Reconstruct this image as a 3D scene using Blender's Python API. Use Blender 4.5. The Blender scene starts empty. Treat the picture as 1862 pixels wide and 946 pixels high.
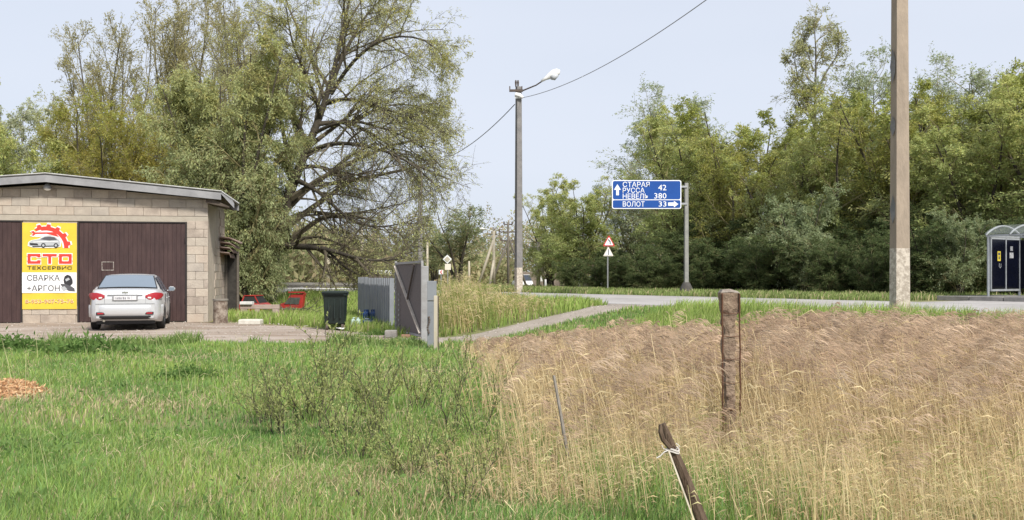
import bpy, math, random
import numpy as np
from mathutils import Vector, Matrix
from math import sin, cos, pi, radians, sqrt
R = random.Random(7)
S = bpy.context.scene
C = S.collection

# ------------------------------------------------------------------ camera, sky, sun
F, HX, HY, CH = 1700.0, 931.0, 504.0, 1.4      # photo focal length in px, principal x, horizon y, eye height
cam_d = bpy.data.cameras.new('camera'); cam = bpy.data.objects.new('camera', cam_d); C.objects.link(cam)
cam.location = (0, 0, CH); cam.rotation_euler = (radians(90), 0, 0)
cam_d.sensor_width = 36; cam_d.lens = 36 * F / 1862; cam_d.shift_y = (504 - 473) / 1862
cam_d.clip_start = 0.1; cam_d.clip_end = 3000
S.camera = cam
SUN_EL, SUN_AZ = radians(43), radians(147)      # azimuth clockwise from +Y (view direction): to the right and a little behind
w = bpy.data.worlds.new('World'); S.world = w; w.use_nodes = True
nt = w.node_tree; nt.nodes.clear()
out = nt.nodes.new('ShaderNodeOutputWorld'); bg = nt.nodes.new('ShaderNodeBackground')
sky = nt.nodes.new('ShaderNodeTexSky'); sky.sky_type = 'NISHITA'; sky.sun_disc = False
sky.sun_elevation = SUN_EL; sky.sun_rotation = SUN_AZ; sky.dust_density = 2.5; sky.air_density = 1.0
mix = nt.nodes.new('ShaderNodeMixRGB'); tc = nt.nodes.new('ShaderNodeTexCoord'); mp = nt.nodes.new('ShaderNodeMapping')
mp.inputs['Scale'].default_value = (1, 1, 3.5)
no = nt.nodes.new('ShaderNodeTexNoise'); no.inputs['Scale'].default_value = 1.6; no.inputs['Detail'].default_value = 3
mr = nt.nodes.new('ShaderNodeMapRange'); mr.inputs['From Min'].default_value = .3; mr.inputs['From Max'].default_value = .7
mr.inputs['To Min'].default_value = .80; mr.inputs['To Max'].default_value = .93
mix.inputs['Color2'].default_value = (5.9, 6.32, 7.2, 1)   # thin high cloud over the whole sky
L = nt.links.new
L(tc.outputs['Generated'], mp.inputs['Vector']); L(mp.outputs[0], no.inputs['Vector']); L(no.outputs['Fac'], mr.inputs['Value'])
L(mr.outputs[0], mix.inputs['Fac']); L(sky.outputs[0], mix.inputs['Color1']); L(mix.outputs[0], bg.inputs['Color'])
bg.inputs['Strength'].default_value = 0.105; L(bg.outputs[0], out.inputs['Surface'])
sd = bpy.data.lights.new('sun', 'SUN'); sd.energy = 3.9; sd.angle = radians(10); sd.color = (1.0, .95, .86)
sun = bpy.data.objects.new('sun', sd); C.objects.link(sun)
sdir = Vector((sin(SUN_AZ) * cos(SUN_EL), cos(SUN_AZ) * cos(SUN_EL), sin(SUN_EL)))
sun.rotation_euler = sdir.to_track_quat('Z', 'Y').to_euler(); sun.location = (20, -20, 30)
S.view_settings.view_transform = 'Standard'; S.view_settings.look = 'None'
S.view_settings.exposure = 0.36; S.view_settings.gamma = 1
S.cycles.max_bounces = 12; S.cycles.diffuse_bounces = 9; S.cycles.transmission_bounces = 9; S.cycles.transparent_max_bounces = 8

# ------------------------------------------------------------------ helpers
def P(px, py, d): return Vector(((px - HX) / F * d, d, CH - (py - HY) / F * d))
def PX(px, d): return (px - HX) / F * d

def mat(name, c1, c2=None, scale=8, rough=.8, bump=0, bscale=None, metal=0, detail=5, spec=.4, stretch=None, contrast=(.35, .65), coords='Object', trans=0, emit=None):
    m = bpy.data.materials.new(name); m.use_nodes = True
    t = m.node_tree; b = t.nodes['Principled BSDF']; l = t.links.new
    b.inputs['Roughness'].default_value = rough; b.inputs['Metallic'].default_value = metal
    b.inputs['Specular IOR Level'].default_value = spec
    b.inputs['Base Color'].default_value = (*c1, 1)
    if c2 is not None or bump:
        tcn = t.nodes.new('ShaderNodeTexCoord'); mpn = t.nodes.new('ShaderNodeMapping')
        l(tcn.outputs[coords] if coords != 'World' else t.nodes.new('ShaderNodeNewGeometry').outputs['Position'], mpn.inputs['Vector'])
        if stretch: mpn.inputs['Scale'].default_value = stretch
    if c2 is not None:
        n = t.nodes.new('ShaderNodeTexNoise'); n.inputs['Scale'].default_value = scale; n.inputs['Detail'].default_value = detail
        n.inputs['Roughness'].default_value = .65
        r = t.nodes.new('ShaderNodeMapRange'); r.inputs['From Min'].default_value = contrast[0]; r.inputs['From Max'].default_value = contrast[1]
        x = t.nodes.new('ShaderNodeMixRGB'); x.inputs['Color1'].default_value = (*c1, 1); x.inputs['Color2'].default_value = (*c2, 1)
        l(mpn.outputs[0], n.inputs['Vector']); l(n.outputs['Fac'], r.inputs['Value']); l(r.outputs[0], x.inputs['Fac']); l(x.outputs[0], b.inputs['Base Color'])
    if bump:
        n2 = t.nodes.new('ShaderNodeTexNoise'); n2.inputs['Scale'].default_value = bscale or scale * 3; n2.inputs['Detail'].default_value = 6
        bp = t.nodes.new('ShaderNodeBump'); bp.inputs['Strength'].default_value = bump; bp.inputs['Distance'].default_value = .02
        l(mpn.outputs[0], n2.inputs['Vector']); l(n2.outputs['Fac'], bp.inputs['Height']); l(bp.outputs[0], b.inputs['Normal'])
    if trans: b.inputs['Transmission Weight'].default_value = trans
    if emit: b.inputs['Emission Color'].default_value = (*c1, 1); b.inputs['Emission Strength'].default_value = emit
    return m

def tint_mat(name, trans=.35, rough=.65):
    """leaf / blade material: colour comes from each leaf's own tint attribute, part of the light passes through"""
    m = bpy.data.materials.new(name); m.use_nodes = True; t = m.node_tree; t.nodes.clear(); l = t.links.new
    o = t.nodes.new('ShaderNodeOutputMaterial'); a = t.nodes.new('ShaderNodeAttribute'); a.attribute_name = 'tint'
    b = t.nodes.new('ShaderNodeBsdfPrincipled'); b.inputs['Roughness'].default_value = rough; b.inputs['Specular IOR Level'].default_value = .25
    tr = t.nodes.new('ShaderNodeBsdfTranslucent'); mx = t.nodes.new('ShaderNodeMixShader'); mx.inputs[0].default_value = trans
    l(a.outputs['Color'], b.inputs['Base Color']); l(a.outputs['Color'], tr.inputs['Color'])
    l(b.outputs[0], mx.inputs[1]); l(tr.outputs[0], mx.inputs[2]); l(mx.outputs[0], o.inputs['Surface'])
    return m

def mesh_np(name, V, Fq, Ft=None, tint=None, smooth=False, mat=None):
    """fast mesh from numpy: V (n,3), quads (m,4), tris (k,3), tint per vertex (n,3)"""
    me = bpy.data.meshes.new(name)
    nq = 0 if Fq is None else len(Fq); ntr = 0 if Ft is None else len(Ft)
    me.vertices.add(len(V)); me.vertices.foreach_set('co', np.asarray(V, np.float32).ravel())
    loops = np.concatenate([a for a in ((Fq.ravel() if nq else None), (Ft.ravel() if ntr else None)) if a is not None]).astype(np.int32)
    me.loops.add(len(loops)); me.loops.foreach_set('vertex_index', loops)
    me.polygons.add(nq + ntr)
    st = np.concatenate([np.arange(nq) * 4, nq * 4 + np.arange(ntr) * 3]).astype(np.int32)
    me.polygons.foreach_set('loop_start', st)
    me.polygons.foreach_set('use_smooth', np.full(nq + ntr, smooth))
    if tint is not None:
        at = me.color_attributes.new('tint', 'FLOAT_COLOR', 'POINT')
        at.data.foreach_set('color', np.concatenate([tint, np.ones((len(tint), 1))], 1).astype(np.float32).ravel())
    me.update(calc_edges=True)
    if mat: me.materials.append(mat)
    return me

class MB:
    def __init__(s): s.v = []; s.f = []; s.T = Matrix()
    def add(s, vs, fs):
        n = len(s.v); s.v += [tuple(s.T @ Vector(p)) for p in vs]; s.f += [tuple(i + n for i in f) for f in fs]; return s
    def box(s, x0, x1, y0, y1, z0, z1, b=0):
        if b > 0:                                  # chamfered box
            vs = []; 
            for z, k in ((z0, 1), (z0 + b, 0), (z1 - b, 0), (z1, 1)):
                i = b if k else 0; j = b * .6
                X0, X1, Y0, Y1 = x0 + i, x1 - i, y0 + i, y1 - i
                vs += [(X0 + j, Y0, z), (X1 - j, Y0, z), (X1, Y0 + j, z), (X1, Y1 - j, z), (X1 - j, Y1, z), (X0 + j, Y1, z), (X0, Y1 - j, z), (X0, Y0 + j, z)]
            fs = [tuple(range(7, -1, -1)), tuple(range(24, 32))]
            for r in range(3):
                for a in range(8): fs.append((r * 8 + a, r * 8 + (a + 1) % 8, r * 8 + 8 + (a + 1) % 8, r * 8 + 8 + a))
            return s.add(vs, fs)
        return s.add([(x0, y0, z0), (x1, y0, z0), (x1, y1, z0), (x0, y1, z0), (x0, y0, z1), (x1, y0, z1), (x1, y1, z1), (x0, y1, z1)],
                     [(3, 2, 1, 0), (4, 5, 6, 7), (0, 1, 5, 4), (1, 2, 6, 5), (2, 3, 7, 6), (3, 0, 4, 7)])
    def bar(s, a, b, w, h=None, up=(0, 0, 1), w2=None):  # rectangular bar from a to b, width w across, thickness h; tapers to w2
        a = Vector(a); b = Vector(b); h = h or w; d = (b - a).normalized(); u = Vector(up)
        if abs(d.dot(u)) > .98: u = Vector((0, 1, 0))
        x = d.cross(u).normalized(); y = x.cross(d).normalized(); k = (w2 / w) if w2 else 1
        vs = [tuple(p + x * sx * w / 2 * q + y * sy * h / 2 * q) for p, q in ((a, 1), (b, k)) for sx, sy in ((-1, -1), (1, -1), (1, 1), (-1, 1))]
        return s.add(vs, [(0, 1, 2, 3), (7, 6, 5, 4), (0, 4, 5, 1), (1, 5, 6, 2), (2, 6, 7, 3), (3, 7, 4, 0)])
    def tube(s, pts, rs, n=8, cap=True):
        pts = [Vector(p) for p in pts]; rs = rs if hasattr(rs, '__len__') else [rs] * len(pts)
        vs = []; fs = []; px = None
        for i, p in enumerate(pts):
            d = (pts[min(i + 1, len(pts) - 1)] - pts[max(i - 1, 0)]).normalized()
            if px is None: px = d.orthogonal().normalized()
            else: px = (px - d * px.dot(d)).normalized()
            py = d.cross(px)
            for k in range(n):
                a = 2 * pi * k / n + pi / n; vs.append(tuple(p + (px * cos(a) + py * sin(a)) * rs[i]))
        for i in range(len(pts) - 1):
            for k in range(n): fs.append((i * n + k, i * n + (k + 1) % n, (i + 1) * n + (k + 1) % n, (i + 1) * n + k))
        if cap: fs.append(tuple(range(n - 1, -1, -1))); fs.append(tuple((len(pts) - 1) * n + k for k in range(n)))
        return s.add(vs, fs)
    def prism(s, poly, t, O, ex, ey):               # flat polygon (a,b) in plane O+a ex+b ey, extruded t along ex x ey
        O = Vector(O); ex = Vector(ex); ey = Vector(ey); n = ex.cross(ey).normalized() * t
        m = len(poly); vs = [tuple(O + ex * a + ey * b) for a, b in poly] + [tuple(O + ex * a + ey * b + n) for a, b in poly]
        fs = [tuple(range(m - 1, -1, -1)), tuple(range(m, 2 * m))] + [(i, (i + 1) % m, m + (i + 1) % m, m + i) for i in range(m)]
        return s.add(vs, fs)
    def grid(s, rows):                               # rows of equal length point lists
        n = len(rows[0]); vs = [p for r in rows for p in r]
        return s.add(vs, [(i * n + j, i * n + j + 1, (i + 1) * n + j + 1, (i + 1) * n + j) for i in range(len(rows) - 1) for j in range(n - 1)])

ORG = {}
def tag(o, label=None, cat=None, group=None, kind=None):
    if label: o['label'] = label
    if cat: o['category'] = cat
    if group: o['group'] = group
    if kind: o['kind'] = kind
    return o
def thing(name, label, cat, loc=(0, 0, 0), rz=0, group=None):
    o = bpy.data.objects.new(name, None); C.objects.link(o); o.location = loc; o.rotation_euler = (0, 0, rz); o.empty_display_size = .2
    return tag(o, label, cat, group)
def obj(name, mb, m, parent=None, smooth=False, loc=None, bevel=0, fixn=True):
    """mesh in the local frame of its thing"""
    me = bpy.data.meshes.new(name); me.from_pydata(mb.v, [], mb.f); me.update()
    if fixn:
        import bmesh
        bm = bmesh.new(); bm.from_mesh(me); bmesh.ops.recalc_face_normals(bm, faces=bm.faces); bm.to_mesh(me); bm.free()
    if smooth: me.polygons.foreach_set('use_smooth', [True] * len(me.polygons))
    me.materials.append(m)
    return link(name, me, parent, loc, bevel)
def link(name, me, parent=None, loc=None, bevel=0, rot=None):
    o = bpy.data.objects.new(name, me); C.objects.link(o)
    if parent: o.parent = parent
    if loc is not None: o.location = loc
    if rot is not None: o.rotation_euler = rot
    if bevel:
        b = o.modifiers.new('bevel', 'BEVEL'); b.width = bevel; b.segments = 2; b.limit_method = 'ANGLE'
    return o
def copy_tree(o, parent=None):
    c = o.copy(); C.objects.link(c)
    if parent: c.parent = parent
    for ch in [x for x in KIDS.get(o.name, [])]: copy_tree(ch, c)
    return c
KIDS = {}
def index_kids():
    KIDS.clear()
    for o in list(C.objects):
        if o.parent: KIDS.setdefault(o.parent.name, []).append(o)
def text_mesh(txt, size, sx=1.0, ext=.004, bold=0.0, align='LEFT'):
    cu = bpy.data.curves.new('lettering', 'FONT'); cu.body = txt; cu.size = size; cu.extrude = ext; cu.offset = bold; cu.align_x = align; cu.resolution_u = 2
    o = bpy.data.objects.new('lettering', cu); C.objects.link(o); bpy.context.view_layer.update()
    me = bpy.data.meshes.new_from_object(o.evaluated_get(bpy.context.evaluated_depsgraph_get()))
    C.objects.unlink(o); bpy.data.objects.remove(o)
    n = len(me.vertices); co = np.empty(n * 3, np.float32); me.vertices.foreach_get('co', co); co = co.reshape(-1, 3)
    co[:, 0] *= sx; V = np.stack([co[:, 0], -co[:, 2], co[:, 1]], 1)   # stand up in XZ facing -Y
    me.vertices.foreach_set('co', V.ravel().astype(np.float32)); me.update()
    return me, (V[:, 0].min(), V[:, 0].max(), V[:, 2].min(), V[:, 2].max())
def put_text(txt, parent, m, x0, x1, z0, z1, y, bold=0.0, name='lettering'):
    """lettering scaled to fill the box x0..x1, z0..z1 on the plane y, facing -Y"""
    me, (a, b, c, d) = text_mesh(txt, 1.0, bold=bold)
    n = len(me.vertices); co = np.empty(n * 3, np.float32); me.vertices.foreach_get('co', co); co = co.reshape(-1, 3)
    co[:, 0] = x0 + (co[:, 0] - a) / (b - a) * (x1 - x0); co[:, 2] = z0 + (co[:, 2] - c) / (d - c) * (z1 - z0); co[:, 1] = y + co[:, 1] * .5
    me.vertices.foreach_set('co', co.ravel()); me.materials.clear(); me.materials.append(m); me.update()
    return link(name, me, parent)

# ------------------------------------------------------------------ road geometry and terrain
NE = np.array([8.2, 14.9]); DR = np.array([-.56, .83]); DR = DR / np.linalg.norm(DR); NR = np.array([DR[1], -DR[0]])  # NR points away from camera side
NR = np.array([.83, .56]); NR = NR / np.linalg.norm(NR)
def across(x, y): return (x - NE[0]) * NR[0] + (y - NE[1]) * NR[1]     # metres beyond the near road edge
def along(x, y): return (x - NE[0]) * DR[0] + (y - NE[1]) * DR[1]
def rp(a, s): p = NE + NR * a + DR * s; return p                      # a across, s along
def sstep(t): t = np.clip(t, 0, 1); return t * t * (3 - 2 * t)
RW = 8.4
def terrain(x, y):
    x = np.asarray(x, float); y = np.asarray(y, float)
    s = -across(x, y)
    al = sstep((along(x, y) - 11) / 6); s0 = 5.0 - 2.4 * al; z = .70 * sstep((s0 - s) / (3.8 - 1.8 * al))
    far = sstep((s - 14) / 30); z = z + .5 * far * sstep((y - 45) / 60)
    z = z - .55 * np.exp(-((x - .5) / 9) ** 2 - ((y - 88) / 14) ** 2)                # hollow beyond the road
    z = z + .03 * np.sin(x * 1.3 + y * .7) * np.sin(y * 1.1 - x * .4) * sstep((19 - y) / 3) * sstep((s - .5) / 1.5)
    return z
def tz(x, y): return float(terrain(x, y))
GRASS_BASE = mat('meadow_soil', (.14, .17, .06), (.24, .20, .10), scale=1.1, rough=.95, bump=.6, bscale=25, coords='Object')
def sheet(xs, ys, f, name, m, dz=0):
    X, Y = np.meshgrid(xs, ys); Z = f(X, Y) + dz; V = np.stack([X, Y, Z], -1).reshape(-1, 3); n = len(xs)
    i, j = np.meshgrid(np.arange(len(xs) - 1), np.arange(len(ys) - 1)); a = (j * n + i).ravel()
    me = mesh_np(name, V, np.stack([a, a + 1, a + n + 1, a + n], 1), smooth=True, mat=m)
    return link(name, me)
def dens(lo, a, b, hi, n1, n2, n3): return np.concatenate([-np.geomspace(1, a - lo + 1, n1)[::-1] + 1 + a, np.linspace(a, b, n2)[1:-1], np.geomspace(1, hi - b + 1, n3) - 1 + b])
gr = sheet(dens(-1500, -26, 26, 1500, 24, 210, 24), dens(-300, -2, 60, 2500, 14, 250, 30), terrain, 'ground', GRASS_BASE)
tag(gr, kind='structure')

# asphalt road
asph = mat('worn_asphalt', (.33, .31, .30), (.43, .41, .395), scale=.55, rough=.9, bump=.35, bscale=60, detail=12, stretch=(1, .5, 1))
def strip(name, a0, a1, s0, s1, m, dz, na=6, ns=120, zf=None, edge=0):
    A = np.linspace(a0, a1, na); Sx = np.linspace(s0, s1, ns); V = []
    for s in Sx:
        for k, a in enumerate(A):
            j = 0
            if edge and k in (0, na - 1): j = edge * (.6 * sin(s * 1.7) + .4 * sin(s * 4.3 + 1))
            p = rp(a + j, s); z = .70 + dz if zf is None else zf(a, s); V.append((p[0], p[1], z))
    V = np.array(V); i, j = np.meshgrid(np.arange(na - 1), np.arange(ns - 1)); a = (j * na + i).ravel()
    me = mesh_np(name, V, np.stack([a, a + 1, a + na + 1, a + na], 1), smooth=True, mat=m)
    return tag(link(name, me), kind='structure')
strip('road', -.15, RW, -40, 260, asph, .02, edge=.10, ns=400)
gravel = mat('shoulder_gravel', (.36, .32, .27), (.27, .23, .18), scale=3, rough=.95, bump=.8, bscale=90)
strip('gravel_shoulder', -.62, -.14, -40, 120, gravel, .012, na=4, edge=.12, ns=300)
line = mat('faded_road_paint', (.52, .51, .50), (.42, .40, .39), scale=14, rough=.8, contrast=(.45, .6))
strip('road_edge_line', RW - .35, RW - .24, -40, 260, line, .026, na=2)
strip('road_edge_line', .3, .41, -40, 260, line, .026, na=2)
mb = MB()
for s in range(-36, 200, 8):
    a, b = rp(RW / 2 - .06, s), rp(RW / 2 + .06, s); c, d = rp(RW / 2 + .06, s + 3), rp(RW / 2 - .06, s + 3)
    mb.add([(*a, .726), (*b, .726), (*c, .726), (*d, .726)], [(0, 1, 2, 3)])
tag(obj('road_centre_line', mb, line), kind='structure')
# bus bay
s_end = float(along(*P(1664, 547, 27.3)[:2]))
conc = mat('kerb_concrete', (.33, .31, .29), (.22, .21, .20), scale=3, rough=.9, bump=.4, bscale=40)
strip('bus_bay', RW - .02, RW + 2.6, -40, s_end - 1, asph, .016, na=3)
mb = MB(); n = 0
plat = thing('bus_platform', 'raised grey concrete kerb and pavement strip in front of the bus shelter', 'pavement')
kb = []
for i in range(14):                                 # kerb stones, each one metre
    s1 = s_end - i * 1.0; s0 = s1 - .98
    m_ = MB(); q = [rp(RW + 2.6, s1), rp(RW + 2.6, s0), rp(RW + 2.78, s0), rp(RW + 2.78, s1)]
    z1 = .845 + R.uniform(-.008, .008)
    m_.add([(*p, .60) for p in q] + [(*p, z1) for p in q], [(0, 1, 2, 3), (4, 5, 6, 7), (0, 1, 5, 4), (1, 2, 6, 5), (2, 3, 7, 6), (3, 0, 4, 7)])
    obj('kerb_stone', m_, conc, plat, bevel=.012)
m_ = MB(); q = [rp(RW + 2.785, s_end), rp(RW + 2.785, s_end - 22), rp(RW + 6.0, s_end - 22), rp(RW + 6.0, s_end)]
m_.add([(*p, .60) for p in q] + [(*p, .83) for p in q], [(0, 1, 2, 3), (4, 5, 6, 7), (0, 1, 5, 4), (1, 2, 6, 5), (2, 3, 7, 6), (3, 0, 4, 7)])
obj('paving', m_, conc, plat)

# yard and lane (trodden dirt and gravel)
dirt = mat('yard_dirt', (.27, .205, .155), (.41, .345, .295), scale=.9, rough=.95, bump=.8, bscale=35, detail=10, stretch=(.45, 1.6, 1), contrast=(.38, .60))
lane_m = mat('lane_gravel', (.38, .33, .285), (.29, .25, .205), scale=1.6, rough=.95, bump=.8, bscale=50, detail=8)
def edge_noise(t, k): return .25 * sin(t * 1.1 + k) + .16 * sin(t * 2.9 + 2 * k) + .07 * sin(t * 7 + k)
def band(name, pts_near, pts_far, m, dz, n=70, rows=8, amp=1):
    def interp(pts, t):
        ts = np.linspace(0, 1, len(pts)); return np.array([np.interp(t, ts, [p[0] for p in pts]), np.interp(t, ts, [p[1] for p in pts])])
    V = []
    for i in range(n):
        t = i / (n - 1); a = interp(pts_near, t); b = interp(pts_far, t)
        a[1] += edge_noise(a[0], 1) * amp; b[1] += edge_noise(b[0], 4) * amp
        for k in range(rows):
            p = a + (b - a) * k / (rows - 1); V.append((p[0], p[1], tz(p[0], p[1]) + (dz if 0 < k < rows - 1 else -.05)))
    i, j = np.meshgrid(np.arange(rows - 1), np.arange(n - 1)); a = (j * rows + i).ravel()
    me = mesh_np(name, np.array(V), np.stack([a, a + 1, a + rows + 1, a + rows], 1), smooth=True, mat=m)
    return tag(link(name, me), kind='structure')
YN = [(-26, 19.3), (-14, 19.4), (-8, 19.3), (-4, 18.9), (-2.6, 18.9)]
YF = [(-26, 31), (-14, 31), (-9.2, 30.0), (-5.6, 26.5), (-2.4, 21.6)]
band('yard', YN, YF, dirt, .022, amp=.5)
LN = [(-2.75, 18.7), (-1.2, 19.4), (.4, 20.0), (1.5, 20.1), (2.6, 20.2), (4.4, 20.4)]
LF = [(-2.45, 21.5), (-1.2, 21.1), (.4, 21.3), (1.5, 21.4), (2.3, 22.4), (1.9, 24.2)]
band('lane', LN, LF, lane_m, .034, amp=.15)

# ------------------------------------------------------------------ branching plants
def norm(a): return a / np.maximum(np.linalg.norm(a, axis=-1, keepdims=True), 1e-9)
def resample(pts, n):
    pts = np.asarray(pts, float); d = np.r_[0, np.cumsum(np.linalg.norm(np.diff(pts, axis=0), axis=1))]; t = np.linspace(0, d[-1], n)
    # smooth by catmull-like double interpolation
    q = np.stack([np.interp(t, d, pts[:, k]) for k in range(3)], 1)
    for _ in range(2): q[1:-1] = .25 * q[:-2] + .5 * q[1:-1] + .25 * q[2:]
    return q
def grow(rg, pos, dr, ln, npts, wander, pull):
    """m branches at once: pos (m,3), dr (m,3), ln (m,), pull = constant added to direction each step"""
    m = len(pos); out = np.empty((m, npts, 3)); out[:, 0] = pos; d = norm(dr); st = (ln / (npts - 1))[:, None]
    for k in range(1, npts):
        out[:, k] = out[:, k - 1] + d * st
        d = norm(d + rg.normal(0, wander, (m, 3)) + np.asarray(pull) * (k / npts))
    return out
def children(rg, par, r_par, per, t0, ang, up=0.0, tpow=1.0, exact=False):
    """sample child starts on parent polylines (m,n,3)"""
    m, n, _ = par.shape; idx = np.repeat(np.arange(m), per)
    if exact: t = np.tile(np.linspace(t0, .97, per), m) + rg.uniform(-.02, .02, m * per)
    else: t = t0 + (1 - t0) * rg.uniform(0, 1, m * per) ** tpow
    t = np.clip(t, 0, .999); f = t * (n - 1); k = f.astype(int); fr = (f - k)[:, None]
    a = par[idx, k]; b = par[idx, np.minimum(k + 1, n - 1)]; pos = a + (b - a) * fr; tan = norm(b - a)
    rnd = norm(rg.normal(0, 1, (len(idx), 3))); side = norm(np.cross(tan, rnd))
    an = np.asarray(ang) * rg.uniform(.75, 1.25, len(idx)); d = tan * np.cos(an)[:, None] + side * np.sin(an)[:, None]
    d[:, 2] += up
    rr = r_par[idx] * (1 - t * .75)
    return pos, norm(d), t, idx, rr
def tubes(par, r0, r1, k):
    """vectorised tapered tubes: par (m,n,3)"""
    m, n, _ = par.shape
    tan = np.empty_like(par); tan[:, 1:-1] = par[:, 2:] - par[:, :-2]; tan[:, 0] = par[:, 1] - par[:, 0]; tan[:, -1] = par[:, -1] - par[:, -2]; tan = norm(tan)
    ref = norm(np.cross(tan[:, :1], np.where(np.abs(tan[:, :1, 2:3]) > .9, [[[1., 0, 0]]], [[[0, 0, 1.]]])))
    x = norm(ref - tan * (tan * ref).sum(-1, keepdims=True)); y = np.cross(tan, x)
    r = (np.asarray(r0)[:, None] + (np.asarray(r1) - np.asarray(r0))[:, None] * np.linspace(0, 1, n)[None] ** .8)[..., None]
    A = np.arange(k) * 2 * pi / k
    V = par[:, :, None] + (x[:, :, None] * np.cos(A)[None, None, :, None] + y[:, :, None] * np.sin(A)[None, None, :, None]) * r[:, :, None]
    base = (np.arange(m) * n * k)[:, None, None] + (np.arange(n - 1) * k)[None, :, None]
    a = base + np.arange(k)[None, None]; b = base + ((np.arange(k) + 1) % k)[None, None]
    return V.reshape(-1, 3), np.stack([a, b, b + k, a + k], -1).reshape(-1, 4)
def merge(parts):
    V = []; Q = []; o = 0
    for v, q in parts: V.append(v); Q.append(q + o); o += len(v)
    return np.concatenate(V), np.concatenate(Q)
def leaves(rg, pos, dr, ln, wd, cols, droop=.3, jit=.5):
    """diamond leaves: pos (m,3), dr (m,3) ; returns verts, quads, tint"""
    m = len(pos); d = norm(dr + rg.normal(0, jit, (m, 3)) + np.array([0, 0, -droop]))
    s = norm(np.cross(d, rg.normal(0, 1, (m, 3)))); L_ = (ln * rg.uniform(.6, 1.3, m))[:, None]; W = (wd * rg.uniform(.7, 1.2, m))[:, None]
    V = np.stack([pos, pos + d * L_ * .45 + s * W / 2, pos + d * L_, pos + d * L_ * .45 - s * W / 2], 1).reshape(-1, 3)
    Q = np.arange(m * 4).reshape(-1, 4)
    return V, Q, np.repeat(cols, 4, 0)
def palette(rg, n, cols, j=.16):
    cols = np.array(cols); i = rg.integers(0, len(cols), n); f = rg.uniform(0, 1, (n, 1)); c = cols[i] * f + cols[rg.integers(0, len(cols), n)] * (1 - f)
    return c * (1 + rg.uniform(-j, j, (n, 1)))
bark_dark = mat('dark_bark', (.045, .038, .030), (.085, .072, .055), scale=5, rough=.95, bump=.8, bscale=20)
twig_olive = mat('young_twig_bark', (.20, .17, .085), (.27, .24, .12), scale=3, rough=.9)
twig_dark = mat('old_twig_bark', (.085, .07, .05), (.13, .11, .075), scale=3, rough=.9)
bark_grey = mat('grey_bark', (.13, .12, .10), (.075, .066, .052), scale=5, rough=.95, bump=.8, bscale=20)
leaf_m = tint_mat('leaves', .5); blade_m = tint_mat('grass_blades', .3); reed_m = tint_mat('dry_reeds', .25, .8)

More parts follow.
